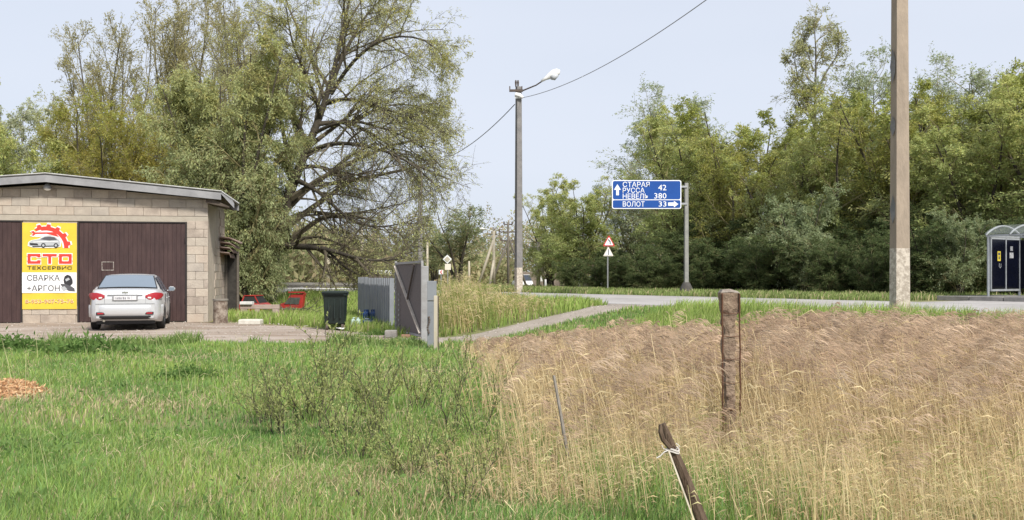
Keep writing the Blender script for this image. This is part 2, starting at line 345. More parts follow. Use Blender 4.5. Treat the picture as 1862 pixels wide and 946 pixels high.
YG = [(.52, .54, .19), (.46, .51, .19), (.57, .55, .21)]
GR = [(.38, .45, .18), (.43, .49, .20), (.33, .40, .16)]
PALE = [(.50, .50, .27), (.42, .43, .19), (.33, .34, .17)]
GOLD = [(.48, .43, .10), (.42, .41, .10), (.52, .47, .14)]
SAGE = [(.38, .43, .22), (.43, .47, .24), (.33, .38, .19)]
def tree_meshes(seed, limbs, n1=9, n2=9, n3=7, n4=9, l1=.42, l2=.45, l3=.42, ang=(.9, .8, .7), pull1=(0, 0, .1), pull2=(0, 0, 0), pull3=(0, 0, -.25),
                leaf=(.13, .05), cols=YG, cols2=None, t0=.3, lt0=.15, bark=bark_dark, twig=None, leafdrop=.3, low_sparse=0, tw=.006, wander=(.10, .14, .16), minlen=.35, top_sparse=0, zc=None):
    """limbs: list of (points, r0, r1). returns (trunk mesh, branch mesh, crown mesh)"""
    rg = np.random.default_rng(seed)
    P0 = np.array([resample(p, 12) for p, _, _ in limbs]); r0 = np.array([a for _, a, _ in limbs]); r1 = np.array([b for _, _, b in limbs])
    len0 = np.linalg.norm(np.diff(P0, axis=1), axis=2).sum(1)
    pos, d, t, idx, rr = children(rg, P0, r0, n1, t0, ang[0], up=.05, exact=True)
    ln = np.maximum(len0[idx] * l1 * (1.15 - .75 * t) * rg.uniform(.6, 1.25, len(t)), minlen * 2)
    B1 = grow(rg, pos, d, ln, 9, wander[0], pull1); rb1 = np.maximum(rr * .55, .012)
    pos, d, t, idx, rr = children(rg, B1, rb1, n2, .12, ang[1])
    ln2 = np.maximum(ln[idx] * l2 * (1.15 - .6 * t) * rg.uniform(.6, 1.3, len(t)), minlen)
    B2 = grow(rg, pos, d, ln2, 7, wander[1], pull2); rb2 = np.maximum(rr * .5, .007)
    pos, d, t, idx, rr = children(rg, B2, rb2, n3, .1, ang[2])
    ln3 = np.maximum(ln2[idx] * l3 * rg.uniform(.6, 1.4, len(t)), minlen * .6)
    B3 = grow(rg, pos, d, ln3, 5, wander[2], pull3)
    tv = tubes(P0, r0, r1, 8)
    bv = merge([tubes(B1[:, ::2], rb1, rb1 * .25 + .003, 5), tubes(B2[:, ::2], rb2, np.full(len(rb2), .004), 3), tubes(B3[:, ::(2 if seed == 11 else 4)], np.full(len(B3), tw), np.full(len(B3), tw * .5), 3)])
    # leaves along the twigs and the outer ends of the finer branches
    m, n, _ = B3.shape; n4 = int(n4 * 1.25); tt = rg.uniform(lt0, 1, (m, n4)); f = tt * (n - 1) * .999; k = f.astype(int); ii = np.arange(m)[:, None]
    a = B3[ii, k]; b = B3[ii, k + 1]; lp = (a + (b - a) * (f - k)[..., None]).reshape(-1, 3); ld = norm(b - a).reshape(-1, 3)
    lp = lp + rg.normal(0, .02, lp.shape)
    cl = palette(rg, m, cols)                    # each twig has its own tint, each leaf a little different
    if cols2 is not None:
        zz = B3[:, 0, 2]; zn = (zz - zz.min()) / (np.ptp(zz) + 1e-6); w_ = np.clip((zn + rg.normal(0, .22, m) - .45) * 2.5, 0, 1)[:, None]
        cl = cl * (1 - w_) + palette(rg, m, cols2) * w_
    lc = np.repeat(cl, n4, 0) * (1 + rg.uniform(-.22, .22, (len(lp), 1)))
    if low_sparse:
        zn = (lp[:, 2] - lp[:, 2].min()) / np.ptp(lp[:, 2]); keep = rg.uniform(0, 1, len(lp)) > low_sparse * np.clip((.62 - zn) * 3.2, 0, 1)
        lp, ld, lc = lp[keep], ld[keep], lc[keep]
    if top_sparse:
        zn = (lp[:, 2] - lp[:, 2].min()) / np.ptp(lp[:, 2]); keep = rg.uniform(0, 1, len(lp)) > top_sparse * zn
        lp, ld, lc = lp[keep], ld[keep], lc[keep]
    lp = lp + rg.normal(0, .05, lp.shape); V, Q, T = leaves(rg, lp, ld, leaf[0] * .84, leaf[1] * .9, lc, droop=leafdrop)
    return (mesh_np('trunk', tv[0], tv[1], smooth=True, mat=bark), mesh_np('branches', bv[0], bv[1], mat=twig or twig_olive), mesh_np('crown', V, Q, tint=T, mat=leaf_m))
def plant_tree(name, ms, loc, rz, sc, label, cat='tree', group=None):
    t = thing(name, label, cat, loc, rz, group); t.scale = sc if hasattr(sc, '__len__') else (sc, sc, sc)
    for nm, me in zip(('trunk', 'branches', 'crown'), ms): link(nm, me, t)
    return t
def trunks(rg, n, H, spread, lean=.35, r=.16, base=.25, top=(.75, 1.0)):
    ls = []
    for i in range(n):
        a = 2 * pi * i / n + rg.uniform(-.5, .5); h = H * rg.uniform(*top); sp = spread * rg.uniform(.35, 1) * (0.25 if i == 0 else 1)
        p = [np.array([cos(a) * base * rg.uniform(.2, 1), sin(a) * base * rg.uniform(.2, 1), -.3])]
        for k in range(1, 7):
            u = k / 6; p.append(np.array([cos(a) * sp * u ** 1.2 + rg.normal(0, .05 * H * .25), sin(a) * sp * u ** 1.2 + rg.normal(0, .05 * H * .25), h * u ** .95]))
        ls.append((p, r * rg.uniform(.7, 1.1), .02))
    return ls

# ------------------------------------------------------------------ trees left of the lane
def gnd(px, d, dz=0): x = PX(px, d); return (x, d, tz(x, d) + dz)
# the big old willow: main limbs follow the photograph, each with its own depth
D0 = 38.0
def limb(pts, r0, r1): return ([P(a, b, D0 + dd) for a, b, dd in pts], r0, r1)
hero = [
 limb([(486, 570, 0), (490, 480, 0), (505, 410, 0), (532, 325, 0), (560, 275, 0), (580, 215, .3), (602, 165, .5), (612, 110, .8), (622, 60, 1), (640, -20, 1)], .34, .04),
 limb([(602, 165, .5), (650, 100, -.5), (690, 70, -1), (740, 62, -1.5), (790, 75, -2), (812, 110, -2)], .10, .015),
 limb([(606, 140, .5), (645, 60, 1), (670, 20, 1.5), (720, -25, 2)], .10, .02),
 limb([(606, 180, 0), (650, 180, -1), (700, 200, -2), (760, 215, -2.5), (800, 250, -3)], .10, .015),
 limb([(590, 222, 0), (640, 222, 1.5), (690, 250, 2.5), (740, 290, 3), (790, 320, 3.5)], .11, .015),
 limb([(560, 275, 0), (600, 258, -1), (650, 262, -2), (710, 275, -3), (770, 310, -3.5), (805, 350, -4)], .12, .015),
 limb([(575, 235, 0), (640, 215, -1), (700, 235, -2), (760, 255, -2.5), (808, 310, -3)], .09, .015),
 limb([(640, 222, 1.5), (700, 190, 1), (760, 190, 1), (805, 220, 1)], .06, .012),
 limb([(545, 300, 0), (600, 305, 1), (630, 330, 2), (642, 370, 2.5)], .10, .015),
 limb([(532, 322, 0), (585, 350, -1), (630, 400, -2), (690, 420, -2.5), (750, 400, -3)], .12, .015),
 limb([(512, 400, 0), (560, 380, 1), (620, 395, 2), (680, 380, 3), (740, 370, 3)], .10, .012),
 limb([(500, 440, 0), (535, 450, -1), (590, 450, -2.0), (630, 465, -2.8), (680, 478, -3.4), (735, 470, -4)], .17, .02),
 limb([(590, 450, -2.0), (620, 480, -2), (650, 500, -2), (690, 515, -2)], .07, .012),
 limb([(560, 275, 0), (540, 215, 1), (505, 165, 2), (480, 110, 2.5), (470, 40, 3)], .14, .02),
 limb([(585, 210, 0), (560, 140, -1), (530, 80, -1.5), (520, 10, -2)], .11, .02),
 limb([(532, 325, 0), (500, 270, 2), (470, 230, 3), (440, 150, 4), (430, 80, 4)], .13, .02),
]
trk = np.array([list(v) for v in hero[0][0]]); tts = np.concatenate([trk[i] + (trk[i + 1] - trk[i]) * np.linspace(0, 1, 12)[:, None] for i in range(len(trk) - 1)])
for i_ in range(1, len(hero)):                  # root every side limb inside the stem
    pts = hero[i_][0]; q_ = np.array(list(pts[0])); dist = np.linalg.norm(tts - q_, axis=1); m_ = tts[dist.argmin()]
    if dist.min() < 1.2: hero[i_] = ([Vector(m_ - (0, 0, .12)), Vector(m_ * .5 + q_ * .5)] + list(pts), hero[i_][1], hero[i_][2])
mh = tree_meshes(11, hero, low_sparse=.72, twig=twig_dark, n1=15, n2=9, n3=6, n4=9, l1=.5, l2=.5, l3=.5, ang=(.75, .8, .8), pull1=(.08, 0, -.10), pull3=(0, 0, -.35), leaf=(.115, .035),
                 cols=PALE + YG[:1], cols2=GOLD + PALE, t0=.18, tw=.0065, leafdrop=.5, lt0=.25)
t = thing('willow_tree', 'huge old willow with black arching limbs reaching right over the gate', 'tree')
for nm, me in zip(('trunk', 'branches', 'crown'), mh): link(nm, me, t)

def crown_tree(seed, H, spread, n, **k):
    rg = np.random.default_rng(seed); return tree_meshes(seed, trunks(rg, n, H, spread, **{q: k.pop(q) for q in ('r', 'base', 'top') if q in k}), **k)
# the dense rounded willow in front of it
rg = np.random.default_rng(5)
dense = crown_tree(21, 8.6, 3.1, 13, r=.13, base=.9, top=(.72, 1.0), n1=13, n2=10, n3=8, n4=9, l1=.30, l2=.42, l3=.6, ang=(.8, .8, .7), pull1=(0, 0, .0), pull2=(0, 0, -.15), pull3=(0, 0, -.5),
                   leaf=(.13, .045), cols=SAGE, cols2=[(.46, .49, .21), (.42, .44, .18), (.48, .44, .17)], t0=.06, leafdrop=.6)
plant_tree('willow_tree', dense, gnd(428, 37), 0, (1.08, .95, 1.22), 'dense rounded willow with drooping green foliage right behind the garage corner')
dense2 = crown_tree(22, 7.6, 2.9, 8, r=.12, base=.7, top=(.6, 1.0), n1=11, n2=9, n3=7, n4=9, l1=.32, l2=.42, l3=.6, pull3=(0, 0, -.4), leaf=(.15, .055), cols=GR, cols2=YG, t0=.1, leafdrop=.5)
plant_tree('willow_tree', dense2, gnd(470, 46), .8, (.9, .9, .62), 'shorter green willow filling the gap below the big willow limbs')
plant_tree('willow_tree', dense2, gnd(15, 40), 2.1, (1.25, 1, .98), 'full green willow above the left end of the garage roof')
gold = crown_tree(23, 9.2, 4.2, 8, r=.12, base=.6, top=(.7, 1.0), n1=12, n2=9, n3=6, n4=10, l1=.40, l2=.45, l3=.55, ang=(.75, .75, .7), pull1=(0, 0, .25), pull2=(0, 0, .1), pull3=(0, 0, 0),
                  leaf=(.12, .045), cols=[(.42, .35, .09), (.35, .33, .09), (.46, .40, .10)], cols2=[(.42, .42, .10), (.36, .39, .10)], t0=.15, leafdrop=.2, lt0=.3)
plant_tree('maple_tree', gold, gnd(172, 42), .4, (1, 1, 1.0), 'amber leaved tree with upright twigs standing behind the garage ridge')
plant_tree('maple_tree', gold, gnd(290, 44), 2.6, (.85, .85, 1.02), 'yellow green tree between the amber tree and the dense willow')
airy = crown_tree(24, 13.5, 2.9, 6, r=.13, base=.5, top=(.75, 1.0), n1=13, n2=8, n3=5, n4=4, l1=.30, l2=.48, l3=.55, ang=(.5, .55, .6), pull1=(0, 0, .35), pull2=(0, 0, .2), pull3=(0, 0, 0),
                  leaf=(.12, .05), cols=[(.46, .43, .19), (.40, .38, .18), (.33, .30, .16)], t0=.3, leafdrop=.1, lt0=.3, tw=.008, bark=bark_grey)
plant_tree('poplar_tree', airy, gnd(205, 45), 0, (1.1, 1.1, 1.06), 'tall thin leaved tree with upright twigs left of the willow, top cut by the frame')
plant_tree('poplar_tree', airy, gnd(335, 48), 2.0, (1.15, 1.15, 1.25), 'tallest airy tree with bare grey branches above the dense willow')
plant_tree('poplar_tree', airy, gnd(418, 52), 4.1, (1.2, 1.2, 1.25), 'airy pale tree showing between dense willow and the big old willow')
pale = crown_tree(25, 10, 4.0, 6, r=.14, base=.5, n1=11, n2=9, n3=6, n4=7, l1=.34, l2=.42, l3=.5, leaf=(.17, .08), cols=[(.46, .49, .32), (.40, .44, .26), (.5, .52, .38)], t0=.25, tw=.009, bark=bark_grey)
plant_tree('poplar_tree', pale, gnd(25, 66), 0, (1.1, 1.1, 1.5), 'far pale leaved tree at the left edge of the photo')
plant_tree('poplar_tree', pale, gnd(-70, 62), 1, (1.1, 1.1, 1.3), 'pale tree just beyond the left edge of the photo')
plant_tree('willow_tree', dense2, gnd(-80, 42), 5, (1.1, 1, .95), 'green willow beyond the left edge of the photo')
# small trees and scrub behind the fence and the left roadside
small = crown_tree(26, 6.0, 2.6, 5, r=.13, base=.25, n1=9, n2=8, n3=5, n4=4, l1=.42, l2=.45, l3=.5, leaf=(.16, .07), cols=[(.24, .29, .14), (.20, .25, .12), (.30, .33, .17)], t0=.35, tw=.010, pull1=(0, 0, -.02))
plant_tree('roadside_tree', small, gnd(835, 74), .3, (1.5, 1.3, .98), 'lone round crowned tree on the far roadside behind the diamond sign')
plant_tree('roadside_tree', small, gnd(790, 88), 2.3, (1, 1, .85), 'small far tree half hidden behind the gate posts')

# ------------------------------------------------------------------ the wood right of the road
def rowpos(px, L): k = (px - HX) / F; y = (L + NE[0] * NR[0] + NE[1] * NR[1]) / (NR[0] * k + NR[1]); return k * y, y
TRS = dict(
 a=crown_tree(31, 10, 3.9, 7, r=.17, base=.6, top=(.68, 1), n1=12, n2=9, n3=7, n4=9, l1=.34, l2=.42, l3=.5, leaf=(.16, .06), cols=GR + YG[1:2], cols2=YG, t0=.12, pull3=(0, 0, -.3), leafdrop=.4),
 b=crown_tree(32, 10, 4.3, 6, r=.18, base=.5, top=(.7, 1), n1=12, n2=9, n3=7, n4=8, l1=.36, l2=.42, l3=.5, leaf=(.16, .06), cols=SAGE + YG, cols2=[(.40, .42, .10), (.34, .39, .10)], t0=.15, pull1=(0, 0, .15), leafdrop=.4),
 c=crown_tree(33, 10, 3.6, 6, r=.16, base=.5, top=(.7, 1), n1=12, n2=9, n3=6, n4=7, l1=.34, l2=.42, l3=.55, leaf=(.15, .06), cols=[(.44, .42, .11), (.38, .39, .11), (.32, .35, .10)], t0=.2, pull1=(0, 0, .12)),
 p=crown_tree(34, 12, 3.8, 6, r=.17, base=.5, top=(.75, 1), n1=14, n2=8, n3=6, n4=7, l1=.36, l2=.55, l3=.5, leaf=(.16, .07), cols=[(.40, .46, .28), (.33, .39, .22), (.46, .49, .34)], t0=.3, bark=bark_grey, pull1=(0, 0, .2), leafdrop=.4),
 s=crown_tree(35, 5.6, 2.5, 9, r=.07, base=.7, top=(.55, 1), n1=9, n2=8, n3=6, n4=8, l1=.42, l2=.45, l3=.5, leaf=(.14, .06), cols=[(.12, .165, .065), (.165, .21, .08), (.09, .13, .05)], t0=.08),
 w=crown_tree(36, 5.6, 2.0, 6, r=.07, base=.4, top=(.6, 1), n1=9, n2=8, n3=6, n4=8, l1=.42, l2=.45, l3=.5, leaf=(.15, .07), cols=[(.38, .44, .26), (.31, .37, .20), (.24, .29, .13)], t0=.12),
)
TOPZ = {}
def wood(px, L, kind, topy, rz, widen, name, label, cat='tree', group=None):
    x, y = rowpos(px, L); z = tz(x, y); H = {'a': 10, 'b': 10, 'c': 10, 'p': 12, 's': 5.6, 'w': 5.6}[kind]
    if kind not in TOPZ:
        me = TRS[kind][2]; co = np.empty(len(me.vertices) * 3, np.float32); me.vertices.foreach_get('co', co); TOPZ[kind] = float(np.percentile(co[2::3], 99.7))
    h = CH - (topy - HY) / F * y - z; k = h / TOPZ[kind]
    plant_tree(name, TRS[kind], (x, y, z), rz, (k * widen, k * widen, k), label, cat, group)
G1 = 'trees of the wood beyond the road'
for a in [
 (1062, 22, 'a', 315, .3, 1.25, 'roadside_tree', 'lowest leaning tree at the left end of the wood, left of the blue sign'),
 (1000, 24, 'a', 352, 2.3, .95, 'roadside_tree', 'smallest rounded tree ending the wood beside the street lamp pole'),
 (1225, 28, 'p', 152, .9, 1.3, 'poplar_tree', 'tall pale leaved tree rising above the blue direction sign'),
 (1150, 30, 'p', 300, 2.9, 1.2, 'poplar_tree', 'pale feathery tree peeping over the top left corner of the blue sign'),
 (1255, 20, 'a', 205, 1.7, 1.15, 'willow_tree', 'bright green round tree directly behind the blue sign post'),
 (1330, 19, 'c', 245, 3.4, 1.1, 'willow_tree', 'golden crowned tree right of the blue sign with dark forked limbs'),
 (1372, 22, 'b', 192, .2, 1.2, 'willow_tree', 'broad green tree behind the golden crowned one'),
 (1440, 19, 'b', 222, 2.2, 1.0, 'willow_tree', 'green tree in front of the tall ragged snag'),
 (1520, 19, 'a', 215, 4.0, 1.15, 'willow_tree', 'dense green tree just left of the near concrete pole'),
 (1575, 25, 'p', 85, 5.1, 1.0, 'poplar_tree', 'sparse pale tree standing tall immediately left of the near concrete pole'),
 (1640, 20, 'c', 170, 1.2, 1.2, 'willow_tree', 'yellowish tree hidden partly behind the near concrete pole'),
 (1700, 20, 'b', 130, 3.0, 1.1, 'willow_tree', 'big green tree right of the near concrete pole'),
 (1750, 25, 'p', 95, .4, 1.1, 'poplar_tree', 'tree with the highest dark tip right of the near pole'),
 (1790, 19, 'a', 160, 5.5, 1.2, 'willow_tree', 'green tree with forked limbs above the bus shelter roof'),
 (1850, 24, 'b', 130, 1.9, 1.25, 'willow_tree', 'tall tree at the right edge of the photo behind the bus shelter'),
 (1945, 20, 'a', 140, .9, 1.3, 'willow_tree', 'tree beyond the right edge of the photo'),
 (2060, 22, 'b', 120, 2.9, 1.3, 'willow_tree', 'farthest right tree outside the photo'),
]: wood(*a)
# ragged snag
sx, sy = rowpos(1480, 24); sz = tz(sx, sy)
def sn(a, b, dd=0): return P(a, b, sy + dd)
snag = tree_meshes(41, [([sn(1476, 520), sn(1482, 400), sn(1484, 300, .2), sn(1482, 240, .2), sn(1478, 180), sn(1488, 120), sn(1480, 40)], .20, .02),
                        ([sn(1484, 170), sn(1505, 125, .6), sn(1528, 95, 1), sn(1520, 60, 1)], .07, .012), ([sn(1480, 170), sn(1450, 140, -.6), (sn(1442, 95, -1))], .06, .012),
                        ([sn(1484, 235), sn(1460, 165, -.3)], .10, .05), ([sn(1480, 130), sn(1462, 80, .5), sn(1468, 45, .5)], .05, .01)],
                   n1=11, n2=7, n3=5, n4=3, l1=.24, l2=.6, l3=.55, leaf=(.16, .07), cols=PALE, t0=.45, tw=.009, bark=bark_grey, wander=(.2, .2, .2))
t = thing('dead_top_tree', 'tallest ragged half dead tree with a thin twisted top above the wood', 'tree')
for nm, me in zip(('trunk', 'branches', 'crown'), snag): link(nm, me, t)
# undergrowth along the wood edge
GU = 'bushes along the edge of the wood'
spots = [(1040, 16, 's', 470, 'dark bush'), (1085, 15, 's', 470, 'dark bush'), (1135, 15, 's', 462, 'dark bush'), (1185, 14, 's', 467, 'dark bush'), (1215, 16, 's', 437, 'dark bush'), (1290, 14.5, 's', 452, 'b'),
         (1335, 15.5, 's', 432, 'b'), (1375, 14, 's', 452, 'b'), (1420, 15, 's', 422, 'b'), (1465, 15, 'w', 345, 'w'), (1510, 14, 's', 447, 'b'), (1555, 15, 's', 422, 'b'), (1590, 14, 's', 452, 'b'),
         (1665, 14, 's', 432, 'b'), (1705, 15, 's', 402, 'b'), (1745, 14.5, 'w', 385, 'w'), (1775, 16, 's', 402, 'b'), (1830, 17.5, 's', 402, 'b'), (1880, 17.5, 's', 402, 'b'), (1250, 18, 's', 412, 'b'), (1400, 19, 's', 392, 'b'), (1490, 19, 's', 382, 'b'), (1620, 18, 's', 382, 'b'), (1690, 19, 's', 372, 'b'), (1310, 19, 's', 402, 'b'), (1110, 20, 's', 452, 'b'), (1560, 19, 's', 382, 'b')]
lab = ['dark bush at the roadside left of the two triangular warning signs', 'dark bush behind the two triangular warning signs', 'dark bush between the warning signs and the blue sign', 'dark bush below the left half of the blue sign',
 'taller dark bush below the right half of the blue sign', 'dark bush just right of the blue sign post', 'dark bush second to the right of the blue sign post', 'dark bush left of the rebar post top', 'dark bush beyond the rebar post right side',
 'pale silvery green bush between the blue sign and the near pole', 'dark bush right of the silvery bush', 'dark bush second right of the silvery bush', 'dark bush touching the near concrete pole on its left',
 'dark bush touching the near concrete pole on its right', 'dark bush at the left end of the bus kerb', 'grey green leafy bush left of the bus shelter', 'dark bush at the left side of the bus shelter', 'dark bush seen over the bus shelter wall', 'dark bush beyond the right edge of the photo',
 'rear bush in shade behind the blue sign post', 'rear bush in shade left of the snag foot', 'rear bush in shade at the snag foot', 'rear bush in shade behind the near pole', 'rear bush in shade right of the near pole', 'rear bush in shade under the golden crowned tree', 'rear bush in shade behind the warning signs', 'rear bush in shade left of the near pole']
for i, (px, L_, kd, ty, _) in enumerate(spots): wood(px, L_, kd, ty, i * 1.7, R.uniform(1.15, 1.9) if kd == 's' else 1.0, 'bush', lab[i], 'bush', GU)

# far wood: masses of far scrub that read as one brown green band
def far_wood(name, label, rows, seed, cols, n):
    rg = np.random.default_rng(seed); V = []; N = n
    a = rg.uniform(0, 1, N); r = rg.integers(0, len(rows), N); rows_ = np.array(rows)
    x = rows_[r, 0] + (rows_[r, 1] - rows_[r, 0]) * a; y = rows_[r, 2] + rg.normal(0, 3, N)
    h = rows_[r, 3] * (1 + .22 * np.sin(x * .35 + r) + .16 * np.sin(x * .9 + 2 * r) + .1 * np.sin(x * 2.3))
    z = terrain(x, y) + h * rg.uniform(0, 1, N) ** .8
    pos = np.stack([x, y, z], 1)
    Vv, Q, T = leaves(rg, pos, np.tile([0, 0, 1.], (N, 1)), .48, .26, palette(rg, N, cols) * (1 + .3 * np.sin(x * .5 + r * 2))[:, None], droop=0, jit=1.0)
    me = mesh_np(name, Vv, Q, tint=T, mat=leaf_m); return tag(link(name, me), label, 'trees', kind='stuff')
far_wood('far_wood', 'hazy brownish band of far scrub and trees along the horizon', [(-70, 60, 125, 6.5), (-90, 80, 150, 8.5), (-100, 20, 110, 4.5), (-120, 120, 190, 11)], 3,
         [(.36, .30, .20), (.32, .29, .17), (.30, .34, .17), (.40, .32, .22)], 80000)
far_wood('roadside_scrub', 'low green scrub behind the guard rail on the far side of the road', [(-30, -8.5, 62, 2.6), (-40, -8, 70, 3.4), (-14, 0, 98, 2.6), (-45, -14, 50, 2.6)], 4,
         [(.33, .36, .17), (.38, .37, .19), (.40, .33, .20)], 36000)
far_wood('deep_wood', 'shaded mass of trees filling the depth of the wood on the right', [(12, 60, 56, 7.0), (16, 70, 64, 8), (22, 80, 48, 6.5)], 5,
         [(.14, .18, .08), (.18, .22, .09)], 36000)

# ------------------------------------------------------------------ grass and reeds
def inpoly(x, y, poly):
    r = np.zeros(len(x), bool); j = len(poly) - 1
    for i in range(len(poly)):
        xi, yi = poly[i]; xj, yj = poly[j]
        c = ((yi > y) != (yj > y)) & (x < (xj - xi) * (y - yi) / (yj - yi + 1e-9) + xi); r ^= c; j = i
    return r
def vn(x, y, s, k=0):                         # cheap smooth noise in -1..1
    return (np.sin(x * s + k) * np.cos(y * s * 1.13 + 2 * k) + .6 * np.sin(x * s * 2.3 + y * s * 1.7 + k) + .4 * np.sin(x * s * 4.1 - y * s * 3.7 + 3 * k)) / 2
# flat maps of the meadow: corner points in the photograph taken down to flat ground
def gp(px, py): d = CH * F / (py - HY); return (PX(px, d), d)
YARD_POLY = [(-30, 19.5), (-8, 19.6), (-2.5, 19.1), (-1.2, 19.6), (.4, 20.15), (1.5, 20.25), (2.6, 20.35), (4.5, 20.5), (1.9, 24.2), (2.3, 22.3), (1.5, 21.3), (.4, 21.2), (-1.2, 21.0), (-2.5, 21.4), (-5.6, 26.2), (-9.2, 29.6), (-30, 31)]
REED_POLY = [gp(862, 632), gp(880, 655), gp(915, 700), gp(950, 760), gp(925, 830), gp(930, 885), gp(1010, 935), gp(1180, 925), gp(1330, 945), gp(1430, 1010), (6, 4.4), (14, 4.6), (11.8, 8.0), (8.8, 10.2), (5.4, 12.0), (3.4, 13.0), (2.3, 14.5), (1.9, 17.3), (0.9, 18.5), (-.6, 18.6)]
REED2_POLY = [(-1.55, 21.6), (-1.2, 21.4), (.4, 21.5), (1.3, 21.6), (.6, 22.6), (-.5, 24.2), (-1.2, 26.0), (-2.05, 26.6), (-1.8, 23)]
def blades(name, label, x, y, h, wd, cols, seed, lean=.35, windx=.05, cat='grass', m=None, curl=.5):
    rg = np.random.default_rng(seed); st_ = (x > .62) & (x < 1.12) & (y < 4.98); k_ = ~st_; x, y, h, cols = x[k_], y[k_], h[k_], cols[k_]; wd = wd[k_] if hasattr(wd, '__len__') else wd   # bare spot at the foot of the stake
    n = len(x); z = terrain(x, y) - .01
    a = rg.uniform(0, 2 * pi, n); ln = rg.uniform(.1, 1, n) * lean
    dx = np.cos(a) * ln + windx; dy = np.sin(a) * ln; fa = rg.uniform(-.9, .9, n)
    sx, sy = np.cos(fa) * wd / 2, np.sin(fa) * wd / 2
    B = np.stack([x, y, z], 1); s = np.stack([sx, sy, np.zeros(n)], 1)
    M = B + np.stack([dx * h * .35, dy * h * .35, h * .55], 1); T = B + np.stack([dx * h * (.9 + curl * .3), dy * h * (.9 + curl * .3), h * (1 - .28 * ln * curl * 2)], 1)
    V = np.stack([B - s, B + s, M - s * .8, M + s * .8, T], 1).reshape(-1, 3); o = (np.arange(n) * 5)[:, None]
    Q = o + np.array([0, 1, 3, 2]); Tr = o + np.array([2, 3, 4])
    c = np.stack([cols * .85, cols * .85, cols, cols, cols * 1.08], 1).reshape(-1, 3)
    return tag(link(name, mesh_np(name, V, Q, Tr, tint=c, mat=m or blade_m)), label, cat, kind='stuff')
rg = np.random.default_rng(77)
def scatter(n, x0, x1, y0, y1): return rg.uniform(x0, x1, n), rg.uniform(y0, y1, n)
GC = np.array([(.21, .33, .075), (.155, .265, .06), (.27, .36, .10), (.18, .30, .10)]); DRY = np.array([(.60, .51, .31), (.50, .42, .25), (.42, .35, .21)])
def near_grass(n, y0, y1, hb, wb, seed, name, label):
    u = rg.uniform(0, 1, n); y = np.sqrt(y0 ** 2 + u * (y1 ** 2 - y0 ** 2)); x = rg.uniform(-.62, .62, n) * y + rg.normal(0, .5, n)
    reed = inpoly(x + .22 * vn(x, y, 1.9, 3) + rg.normal(0, .12, n), y, REED_POLY); yard = inpoly(x, y, YARD_POLY); s = -across(x, y)
    keep = ~yard & (s > .1) & (~reed | (rg.uniform(0, 1, n) < .10))
    x, y = x[keep], y[keep]; n = len(x); p = vn(x, y, 1.1, 1); q = vn(x, y, 2.6, 4)
    h = hb * (1 + .35 * p + .25 * q) * rg.uniform(.55, 1.25, n)
    dryp = np.clip(.10 + .34 * np.clip(vn(x, y, .9, 9), 0, 1) + .25 * np.clip(q - .3, 0, 1), 0, .6)
    # drier and more tangled round the saplings in the middle foreground
    dryp = dryp + .38 * np.exp(-(((x + .55) / 1.3) ** 2 + ((y - 6.0) / 1.3) ** 2))
    isd = rg.uniform(0, 1, n) < dryp
    c = palette(rg, n, GC, .18) * (1 + .18 * vn(x, y, 5.5, 2)[:, None]) * (1 + .30 * p[:, None] * np.array([1.1, .7, .6])); c[isd] = palette(rg, isd.sum(), DRY, .2)
    h = np.where(isd, h * .75, h) * np.interp(y, [4.5, 7], [1.45, 1.0])
    wd = wb * (y / y0) ** .7 * rg.uniform(.7, 1.3, n)
    blades(name, label, x, y, h, wd, c, seed, lean=.55)
near_grass(105000, 4.2, 8.5, .105, .0050, 1, 'meadow_grass', 'long bright green grass with dry stalks covering the nearest meadow')
near_grass(110000, 8.5, 20.5, .115, .010, 2, 'meadow_grass', 'green meadow grass between the foreground and the dirt yard')
# ragged taller tufts and weeds along the yard edge
x = rg.uniform(-15, -1.2, 9000); y = 19.2 + rg.normal(0, .28, 9000) + .25 * np.sin(x * 1.1 + 1); k = vn(x, y * .2, 1.3, 2) > -.1; x, y = x[k], y[k]
blades('yard_edge_weeds', 'ragged green weeds fringing the near edge of the dirt yard', x, y, .22 * (1 + .8 * np.clip(vn(x, y * .3, 1.9, 5), -.3, 1)) * rg.uniform(.4, 1.2, len(x)), np.full(len(x), .02), palette(rg, len(x), [(.17, .26, .07), (.23, .31, .10), (.14, .21, .06)]), 5, lean=.7)
# verge between reeds and road, right
def verge(n, a0, a1, s0, s1, h, wd, seed, name, label, cols, dryf=.06, cond=None, jx=0):
    a = rg.uniform(a0, a1, n); s = rg.uniform(s0, s1, n); p = NE[None] + NR[None] * a[:, None] + DR[None] * s[:, None]; x, y = p[:, 0], p[:, 1]
    k = ~inpoly(x, y, YARD_POLY)
    if cond: k &= cond(x, y)
    x, y = x[k], y[k]; n = len(x); isd = rg.uniform(0, 1, n) < dryf; c = palette(rg, n, cols, .18) * (1 + .25 * vn(x, y, 1.2, 3))[:, None]; c[isd] = palette(rg, isd.sum(), DRY)
    hh = h * (1 + .3 * vn(x, y, 1.4, 8)) * rg.uniform(.5, 1.25, n) * np.where(across(x, y) < 0, np.clip(.42 + .40 * -across(x, y), .42, 1.05), 1)
    blades(name, label, x, y, hh, wd * rg.uniform(.7, 1.3, n) * np.clip(y / 15, .7, 3), c, seed, lean=.5, windx=.12)
VG = [(.28, .38, .09), (.23, .33, .08), (.33, .41, .12)]
verge(72000, -5.2, -.15, -13, 6.2, .27, .011, 11, 'verge_grass', 'lush bright green grass on the bank between the reeds and the road', VG, cond=lambda x, y: ~inpoly(x, y, REED_POLY))
verge(46000, -6.0, -.1, 8, 30, .30, .014, 12, 'verge_grass', 'green grass on the corner between the lane and the road', VG, cond=lambda x, y: ~inpoly(x, y, REED2_POLY) & (y > 21.3))
